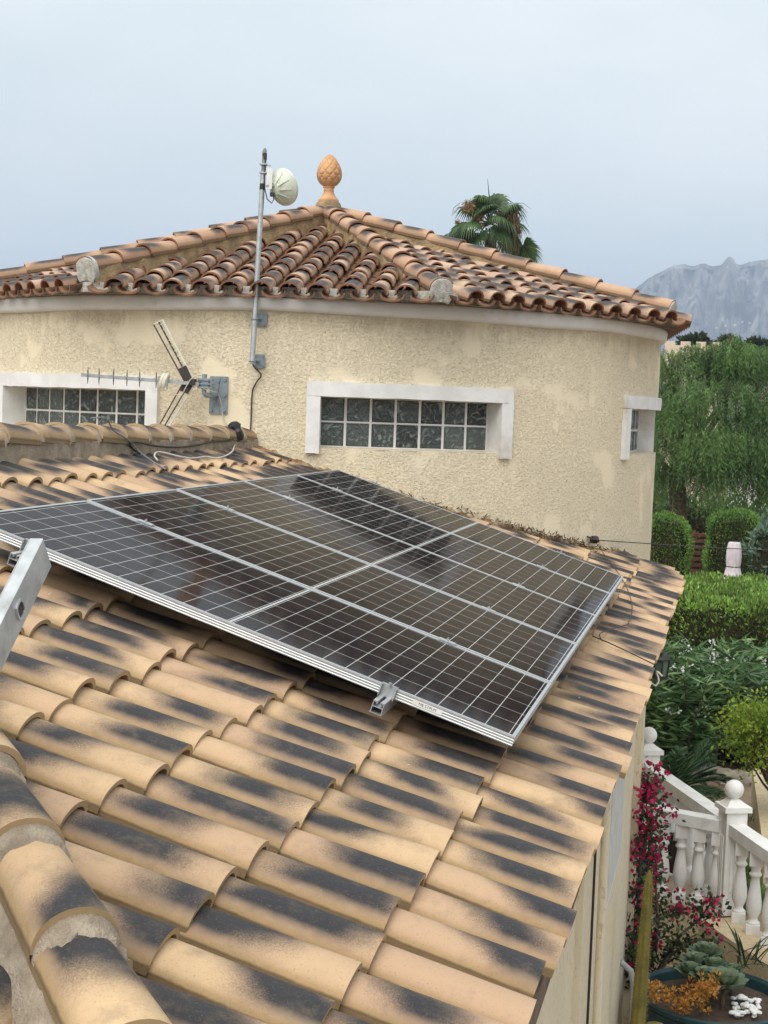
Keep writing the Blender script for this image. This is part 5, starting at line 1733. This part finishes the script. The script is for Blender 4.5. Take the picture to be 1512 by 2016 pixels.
# ---- bougainvillea
def bougainvillea():
    base = gnd(1262, 1960, 10.3)
    t = thing('bougainvillea', base, 'bougainvillea with magenta flowers climbing beside the house wall', 'climbing plant')
    R_ = np.random.default_rng(21)
    b = MB(); C = []; D = []; L = []; FC = []; FD = []
    stems = [[(1262, 1960), (1258, 1850), (1262, 1750), (1262, 1650), (1268, 1560), (1278, 1525)],
             [(1262, 1960), (1264, 1850), (1272, 1760), (1280, 1660), (1284, 1600), (1281, 1545)],
             [(1262, 1960), (1250, 1860), (1246, 1780), (1250, 1700), (1258, 1640)],
             [(1270, 1950), (1285, 1850), (1300, 1810), (1330, 1790), (1345, 1785)],
             [(1275, 1950), (1310, 1880), (1340, 1840), (1375, 1810), (1400, 1775)],
             [(1275, 1950), (1320, 1880), (1370, 1850), (1400, 1850)],
             [(1262, 1960), (1290, 1870), (1297, 1800), (1292, 1740), (1286, 1690)],
             [(1262, 1965), (1245, 1900), (1240, 1880)]]
    dens = [120, 150, 110, 50, 60, 40, 50, 30]; fl = [12, 30, 22, 7, 5, 2, 2, 6]
    for s, nl, nf in zip(stems, dens, fl):
        pts = [P(px + R_.normal() * 2, py, 10.3 + R_.normal() * .08) for px, py in s]
        b.tube(pts, [max(.004, .016 - .0025 * i) for i in range(len(pts))], 5)
        for k in range(nl):
            u = R_.uniform(.12, 1) * (len(pts) - 1); i = min(int(u), len(pts) - 2); p = np.array(pts[i].lerp(pts[i + 1], u - i))
            for q in range(4):
                C.append(p + R_.normal(size=3) * np.array([.055, .06, .055])); D.append(R_.normal(size=3)); L.append(R_.uniform(.03, .055))
        for k in range(nf):
            u = (.25 + .75 * R_.random() ** .8) * (len(pts) - 1)
            if nf < 20: u = (.8 + .2 * R_.random()) * (len(pts) - 1)
            i = min(int(u), len(pts) - 2); p = np.array(pts[i].lerp(pts[i + 1], u - i)) + R_.normal(size=3) * np.array([.06, .06, .05]) + np.array([0, -.05, .01])
            for q in range(10):
                v = R_.normal(size=3); FC.append(p + v * .018); FD.append(v)
    b.build('stem', M_BARK, t)
    leaf_mesh('foliage', F_BOUG, C, D, L, np.array(L) * .6, t)
    leaf_mesh('blossom', F_BRACT, FC, FD, .038, .032, t, fold=.2)


bougainvillea()
strap_plant('fern', 'trailing fern-like sprig crossing in front of the retaining wall', P(1470, 1895, 10.2), 26, .42, 31, F_BOUG, .02)

# ---- big planter with succulents
pc = P(1404, 1958, 9.7); 
M_POT = simple('dark_teal_pot', (0.018, 0.055, 0.062), (0.012, 0.038, 0.045), 6, .4, dirt=(.06, .07, .065))
pot = thing('planter_pot', Vector((pc.x, pc.y, GZ)), 'large round dark teal planter full of succulents and white pebbles', 'planter')
ph_ = pc.z - GZ
b = MB()
b.lathe(Vector((pc.x, pc.y, GZ)), [(.36, 0), (.42, ph_ * .3), (.465, ph_ * .75), (.47, ph_ * .92), (.49, ph_ * .95), (.492, ph_), (.475, ph_ + .01), (.455, ph_ - .01), (.45, ph_ - .08)], 48, cap=False)
b.build('bowl', M_POT, pot)
b = MB(); b.lathe(Vector((pc.x, pc.y, pc.z - .07)), [(.46, 0), (.3, .02), (.01, .035)], 30); b.build('soil', simple('potting_soil', (.05, .035, .025), (.09, .065, .045), 20, 1), pot)
ptop = pc.z - .045


def rosette(label, c, r, n, seed, group):
    R_ = np.random.default_rng(seed); b = MB()
    for ly in range(4):
        m_ = n - ly * 2
        for k in range(m_):
            a = 2 * pi * k / m_ + ly * .4 + R_.normal() * .08; el = .25 + ly * .33; l_ = r * (1 - ly * .2)
            o = np.array([cos(a) * cos(el), sin(a) * cos(el), sin(el)]); sd = np.array([-sin(a), cos(a), 0]); nn = np.cross(o, sd); nn = nn if nn[2] > 0 else -nn
            st = np.array(c) + np.array([0, 0, .012 * ly]); rv = R_.random(); rows = []
            for u, w in ((0, .35), (.4, .8), (.72, 1.0), (.9, .7), (1.0, .08)):
                ww = r * .26 * w; p = st + o * l_ * u + nn * (.18 * l_ * u * u)
                rows.append([b.vert(p - sd * ww + nn * ww * .3, rnd=rv), b.vert(p - nn * ww * .35, rnd=rv), b.vert(p + sd * ww + nn * ww * .3, rnd=rv), b.vert(p + nn * ww * .25, rnd=rv)])
            for i in range(len(rows) - 1):
                for q in range(4): b.face((rows[i][q], rows[i][(q + 1) % 4], rows[i + 1][(q + 1) % 4], rows[i + 1][q]))
    return tag(b.build('succulent', F_ECHE, angle=60), label, 'succulent', group)


SG = 'rosette succulents in the teal planter'
for (px, py, dd, r, lab, sd) in ((1424, 1945, 9.55, .17, 'largest grey-green rosette succulent, beside the white pebbles', 1), (1390, 1885, 9.9, .13, 'dark rosette succulent on the tallest stem, against the retaining wall', 2), (1372, 1905, 9.8, .13, 'rosette succulent left of the tallest one', 3),
                                 (1406, 1915, 9.75, .13, 'rosette succulent between the tallest and the largest one', 4), (1360, 1922, 9.7, .12, 'rosette succulent above the orange sedum', 5), (1388, 1932, 9.6, .12, 'rosette succulent in the middle of the planter', 6), (1442, 1920, 9.8, .09, 'small rosette succulent at the back rim of the planter', 7)):
    q = P(px, py, dd); so = rosette(lab, q, r, 11, sd, SG)
    b = MB(); b.tube([Vector((q.x, q.y, ptop - .05)), q], .014, 6); b.build('stem', M_BARK, so)
# orange trailing sedum: nobody could count its tiny shoots
R_ = np.random.default_rng(5); C = []; D = []
for k in range(120):
    px = R_.uniform(1278, 1412); u = (px - 1278) / 134
    py = 1950 + 12 * R_.normal() + 10 * sin(u * 5) + (30 * R_.random() if 1325 < px < 1400 else 0)
    c = np.array(P(px, py, 9.35 + R_.normal() * .05))
    for q in range(9):
        v = R_.normal(size=3); v[2] += .5; C.append(c + v * .006); D.append(v)
tag(leaf_mesh('sedum', F_SED, C, D, .030, .012), 'orange trailing sedum spilling over the planter rim', 'sedum', kind='stuff')
R_ = np.random.default_rng(6)
for k in range(44):
    px = 1446 + R_.uniform(-4, 50); py = 1957 + R_.uniform(-14, 24)
    c = P(px, py, 9.62 - (py - 1957) * .008); c.z = ptop + .012 + R_.uniform(0, .03)
    s = R_.uniform(.014, .024); b = MB()
    b.lathe(c - ZZ * s * .6, [(s * .5, 0), (s, s * .45), (s * .85, s * .9), (s * .3, s * 1.15)], 9, mod=lambda r, z, a: .0025 * sin(2 * a + k))
    o = tag(b.build('pebble', M_WHITE), 'smooth white pebble in the heap inside the teal planter', 'pebble', 'white pebbles in the planter')

# ---- cacti
cb = P(1254, 2050, 8.75); ct = P(1279, 1713, 8.75)
M_CACT = simple('olive_cactus', (0.20, 0.165, 0.035), (0.13, 0.112, 0.025), 10, .8, bscale=90, bstr=.6, bdist=.006, dirt=(.22, .18, .07))
cc_ = thing('column_cactus', Vector((cb.x - .02, cb.y, GZ)), 'tall olive column cactus standing in front of the bougainvillea', 'cactus')
b = MB()
top_ = ct; bot_ = Vector((cb.x - .02, cb.y, GZ)); ax_ = (top_ - bot_); H_ = ax_.length; ax_.normalize()
b.lathe(bot_, [(.046, 0), (.046, H_ * .3), (.042, H_ * .6), (.035, H_ * .8), (.028, H_ * .92), (.023, H_ * .96), (.015, H_ * .985), (.004, H_)], 42, axis=ax_, mod=lambda r, z, a: -.14 * r * (0.5 + .5 * cos(7 * a)))
b.build('stem', M_CACT, cc_, angle=80)
R_ = np.random.default_rng(2); C = []; D = []
for k in range(1500):
    u = R_.random(); a = round(R_.uniform(0, 7)) / 7 * 2 * pi + pi / 7; X_ = ax_.orthogonal().normalized(); Y_ = ax_.cross(X_)
    r = np.interp(u, [0, .3, .6, .8, .92, .97, 1], [.046, .046, .042, .035, .028, .02, .01])
    o = X_ * cos(a) + Y_ * sin(a); C.append(bot_ + ax_ * (u * H_) + o * r); D.append(np.array(o) + R_.normal(size=3) * .5)
F_SPINE = foliage_mat('cactus_spine', (0.300, 0.240, 0.100), (0.420, 0.340, 0.160), (0.500, 0.420, 0.220), .2)
leaf_mesh('spine', F_SPINE, C, D, .018, .002, cc_)
bc_ = P(1290, 2034, 8.9)
bc_t = thing('barrel_cactus', Vector((bc_.x, bc_.y, GZ)), 'yellow spined barrel cactus at the bottom edge beside the planter', 'cactus')
b = MB(); r_ = .105
hz_ = bc_.z - GZ
b.lathe(Vector((bc_.x, bc_.y, GZ)), [(.09, 0), (.1, hz_ * .3), (.105, hz_ * .7)] + [(r_ * sin(t), hz_ - r_ * .2 - r_ * .8 * cos(t)) for t in np.linspace(1.5, pi - .03, 9)], 40, mod=lambda r, z, a: -.1 * r * (.5 + .5 * cos(14 * a)))
b.build('stem', M_CACT, bc_t, angle=80)
C = []; D = []
for k in range(900):
    t_ = R_.uniform(0, 1.6); a = R_.uniform(0, 2 * pi); v = np.array([cos(a) * sin(t_), sin(a) * sin(t_), cos(t_)])
    C.append(np.array([bc_.x, bc_.y, bc_.z - .08]) + v * .095); D.append(v + R_.normal(size=3) * .5)
leaf_mesh('spine', F_SPINE, C, D, .035, .003, bc_t)


# ---- palm behind the tower
def palm():
    dd = 42.0
    base = gnd(972, 900, dd); c0 = P(966, 440, dd)
    t = thing('fan_palm', base, 'tall fan palm with a skirt of dry leaves rising behind the tower roof', 'palm tree')
    b = MB(); b.tube([base, base.lerp(c0, .6) + Vector((.1, 0, 0)), c0 - ZZ * .3], [.30, .22, .17], 12); b.build('trunk', M_BARK, t)
    R_ = np.random.default_rng(14)
    fx_ = Vector(RW[:, 0]); fw = Vector(RW[:, 2])
    px2m = dd / FOC
    g_ = MB(); dry = MB()

    def fan(mbx, hub, dirv, rad, nseg, droop, spread=1.9, ww=.045, rv=None):
        dirv = np.array(dirv); dirv = dirv / np.linalg.norm(dirv)
        sd = np.cross(dirv, np.array([0, 0, 1]) + R_.normal(size=3) * .25); sd /= np.linalg.norm(sd)
        for i in range(nseg):
            a = -spread + 2 * spread * i / (nseg - 1)
            v = dirv * cos(a) + sd * sin(a); l_ = rad * (.72 + .28 * cos(a * .7)) * R_.uniform(.92, 1.05)
            nrm = np.cross(v, np.cross(dirv, sd)); nrm /= max(np.linalg.norm(nrm), 1e-6)
            q = rv if rv is not None else R_.random()
            prev = None
            for u, wv in ((0, .35), (.35, 1.0), (.65, .8), (.85, .35), (1.0, .03)):
                p = np.array(hub) + v * l_ * u + np.array([0, 0, -1.0]) * droop * l_ * max(0, u - .45) ** 1.5 * 2.2
                w = ww * wv * rad
                row = [mbx.vert(p - nrm * w, rnd=q), mbx.vert(p + nrm * w, rnd=q)]
                if prev: mbx.face((prev[0], row[0], row[1], prev[1]))
                prev = row

    specs = []
    # (angle in the picture plane from straight up, tilt towards the camera, petiole length px, fan radius px)
    for (px, py, ex, ey, rad, tilt) in ((962, 425, -18, -30, 42, -.5), (962, 425, 8, -34, 46, .3), (962, 425, 40, -20, 42, -.2), (962, 425, -45, -22, 42, .3), (962, 430, -50, 12, 46, -.6), (962, 430, -62, 22, 44, .2),
                                       (962, 430, -28, 42, 42, -.6), (962, 430, 18, 5, 40, -.9), (962, 430, -12, -8, 42, -.9), (962, 430, 48, 44, 40, .3), (962, 430, 30, -10, 40, .7), (962, 430, -25, -35, 40, .9), (962, 430, -40, 30, 42, .6), (962, 428, 2, -20, 40, .8), (962, 430, 52, 5, 38, .5), (962, 430, 20, 25, 36, -.7)):
        hub = c0 + (fx_ * ex + ZZ * (-ey + 12)) * px2m * .8 - fw * (tilt * -.45)
        g_.tube([c0, c0.lerp(hub, .6) + ZZ * .08, hub], [.03, .022, .016], 5)
        dv = np.array(fx_) * ex + np.array([0, 0, -ey * 1.0]) + np.array(fw) * tilt * 30
        fan(g_, hub, dv, rad * px2m * 1.12, 34, .55 + R_.random() * .4)
    # low drooping frond at the right
    hub = P(1030, 485, dd); g_.tube([c0, P(1000, 455, dd), hub], [.03, .022, .016], 5)
    fan(g_, hub, np.array(P(1055, 512, dd) - hub), 48 * px2m, 40, .3)
    hub = P(905, 455, dd); g_.tube([c0, P(930, 440, dd), hub], [.03, .022, .016], 5)
    fan(g_, hub, np.array(P(880, 475, dd) - hub), 34 * px2m, 30, .7)
    fan(g_, P(878, 462, dd + 1), np.array(P(862, 470, dd + 1) - P(878, 462, dd + 1)), 24 * px2m, 24, .5)
    g_.tube([P(964, 395, dd), P(960, 352, dd)], [.02, .006], 5)
    for (x0, y0, x1, y1, x2, y2) in ((1000, 400, 1030, 400, 1046, 412), (1005, 415, 1030, 425, 1042, 448), (995, 400, 1020, 400, 1032, 440), (905, 400, 893, 410, 890, 425)):
        g_.tube([P(x0, y0, dd), P(x1, y1, dd), P(x2, y2, dd)], [.012, .009, .003], 4)
    g_.build('crown', F_PALM, t, angle=180)
    for k in range(170):
        px = R_.uniform(985, 1024); py = R_.uniform(408, 440); ln = R_.uniform(30, 75)
        dry.tube([P(px - 6, py, dd + R_.normal() * .25), P(px + R_.normal() * 3, py + ln * .4, dd + R_.normal() * .2), P(px + R_.normal() * 6 - 4, py + ln, dd)], [.012, .016, .004], 4)
    for k in range(80):
        px = R_.uniform(950, 1000); py = R_.uniform(440, 470); ln = R_.uniform(12, 30)
        dry.tube([P(px, py, dd - .2), P(px + R_.normal() * 4, py + ln, dd - .25)], [.014, .005], 4)
    dry.at = {'rnd': {i: rng.random() for i in range(len(dry.v))}}
    dry.build('dry_skirt', F_DRY, t)
    C = []; D = []
    for (px, py, r, n) in ((922, 407, 10, 500), (944, 430, 8, 350), (945, 445, 6, 200), (900, 437, 4, 80)):
        for k in range(n):
            v = R_.normal(size=3); C.append(np.array(P(px, py, dd - .5)) + v * r * px2m * .55); D.append(R_.normal(size=3))
    leaf_mesh('seed_cluster', F_SEED, C, D, .06, .03, t)


palm()

# ---- houses and trees farther off
M_FARHOUSE = simple('cream_far_wall', (0.62, 0.52, 0.40), (0.55, 0.45, 0.34), 2, .9)
hb = gnd(1364, 700, 62)
far = thing('far_house', hb, 'cream house with a crenellated parapet peeping over the pepper tree', 'house')
zt3 = P(1360, 680, 62).z
b = MB(); b.box(Vector((hb.x, hb.y + 3, (zt3 + GZ) / 2)), (2.3, 6, zt3 - GZ)); wl_ = b.build('wall', M_FARHOUSE, far, smooth=False)
b = MB()
for k in range(4): b.box(Vector((hb.x - .95 + k * .63, hb.y + .12, zt3 + .08)), (.4, .2, .16))
b.build('parapet', M_FARHOUSE, far, smooth=False)
for k in range(3):
    b = MB(); b.box(Vector((hb.x - .7 + .7 * k, hb.y - .01, zt3 - 1.8)), (.4, .06, .9)); b.build('window', M_BLACK, far, smooth=False)
hb = gnd(1500, 760, 55)
wh = thing('white_house', hb, 'white house glimpsed through the foliage at the right edge', 'house')
zt3 = P(1500, 742, 55).z
b = MB(); b.box(Vector((hb.x + .3, hb.y + 3, (zt3 + GZ) / 2)), (2.6, 6, zt3 - GZ)); b.build('wall', M_WHITE, wh, smooth=False)
b = MB(); b.box(Vector((hb.x + .3, hb.y + 3, zt3 + .09)), (3.0, 6.4, .18)); b.build('roof', M_CHAN, wh, smooth=False)
for k in range(2):
    b = MB(); b.box(Vector((hb.x - .3 + 1.1 * k, hb.y - .01, zt3 - 1.5)), (.6, .06, .9)); b.build('window', M_BLACK, wh, smooth=False)


def far_tree(px, py, dd, r, label, seed):
    c = P(px, py + r * 1.0, dd); base = Vector((c.x, c.y, GZ)); R_ = np.random.default_rng(seed)
    rm = r * dd / FOC
    t = thing('far_tree', base, label, 'tree', 'dark trees on the skyline')
    b = MB(); b.tube([base, c], [.3, .12], 8); b.build('trunk', M_BARK, t)
    v = R_.normal(size=(3800, 3)); v /= np.linalg.norm(v, axis=1, keepdims=True)
    lump = 1 + .22 * np.sin(v[:, 0] * 5 + seed) * np.sin(v[:, 2] * 6) + .15 * np.sin(v[:, 1] * 9)
    C = np.array(c) + v * (lump * (R_.random(3800) ** .4))[:, None] * np.array([rm * 1.25, rm * 1.25, rm])
    leaf_mesh('crown', F_FAR, C, v + R_.normal(size=(3800, 3)) * .6, .35, .16, t)


far_tree(1366, 664, 78, 24, 'round dark tree standing behind the crenellated cream house', 3)
far_tree(1432, 668, 90, 22, 'dark skyline tree above the middle of the pepper tree', 5)
far_tree(1496, 672, 84, 24, 'dark skyline tree at the right edge', 7)
far_tree(1545, 668, 92, 26, 'dark skyline tree farthest to the right', 9)

# white village houses low on the mountain
M_VILL = simple('white_village_wall', (0.75, 0.74, 0.70), (0.68, 0.66, 0.62), 1, .9)
vw = bpy.data.meshes.new('village_house')
b = MB(); b.box((0, 0, 2.6), (9, 8, 5.2)); 
r0 = [b.vert(p) for p in ((-4.8, -4.3, 5.2), (4.8, -4.3, 5.2), (4.8, 4.3, 5.2), (-4.8, 4.3, 5.2), (-4.8, 0, 7.0), (4.8, 0, 7.0))]
for q in ((0, 1, 5, 4), (2, 3, 4, 5), (1, 2, 5), (3, 0, 4)): b.face([r0[k] for k in q], 1)
proto = b.build('village_house', [M_VILL, M_CHAN], smooth=False, local=True)
VL = ['white village house, left end of the line on the mountain foot', 'white village house second from the left on the mountain foot', 'white village house in the middle on the mountain foot', 'white village house right of the middle on the mountain foot', 'white village house at the right end on the mountain foot']
bpy.context.view_layer.update()
dgm = bpy.context.evaluated_depsgraph_get()
for k, (px, py) in enumerate(((1412, 646), (1427, 642), (1447, 640), (1460, 634), (1477, 636))):
    dv = P(px, py, 1).normalized()
    hit, loc, nor, idx, ob, mt_ = bpy.context.scene.ray_cast(dgm, dv * 400.0, dv)
    if not hit or loc.y < 900: loc = dv * 2300
    o = proto if k == 0 else proto.copy()
    if k: COL.objects.link(o)
    o.location = loc - ZZ * 1.5; o.rotation_euler = (0, 0, rng.uniform(-.5, .6)); o.scale = (rng.uniform(.45, .75),) * 3
    tag(o, VL[k], 'house', 'village houses on the mountain foot')

# ---------------------------------------------------------------- haze
hz = MB(); hz.box((500, 2900, 190), (5600, 6600, 2 * (195.5)))
mh = bpy.data.materials.new('haze_air'); mh.use_nodes = True
hn = mh.node_tree; hn.nodes.clear()
ho = hn.nodes.new('ShaderNodeOutputMaterial'); hv = hn.nodes.new('ShaderNodeVolumePrincipled')
hv.inputs['Color'].default_value = (0.62, 0.76, 1.0, 1); hv.inputs['Density'].default_value = 3.6e-4
hn.links.new(hv.outputs[0], ho.inputs['Volume'])
o = hz.build('haze', mh, smooth=False); tag(o, kind='stuff', label='pale blue haze between the garden and the mountain', cat='haze')
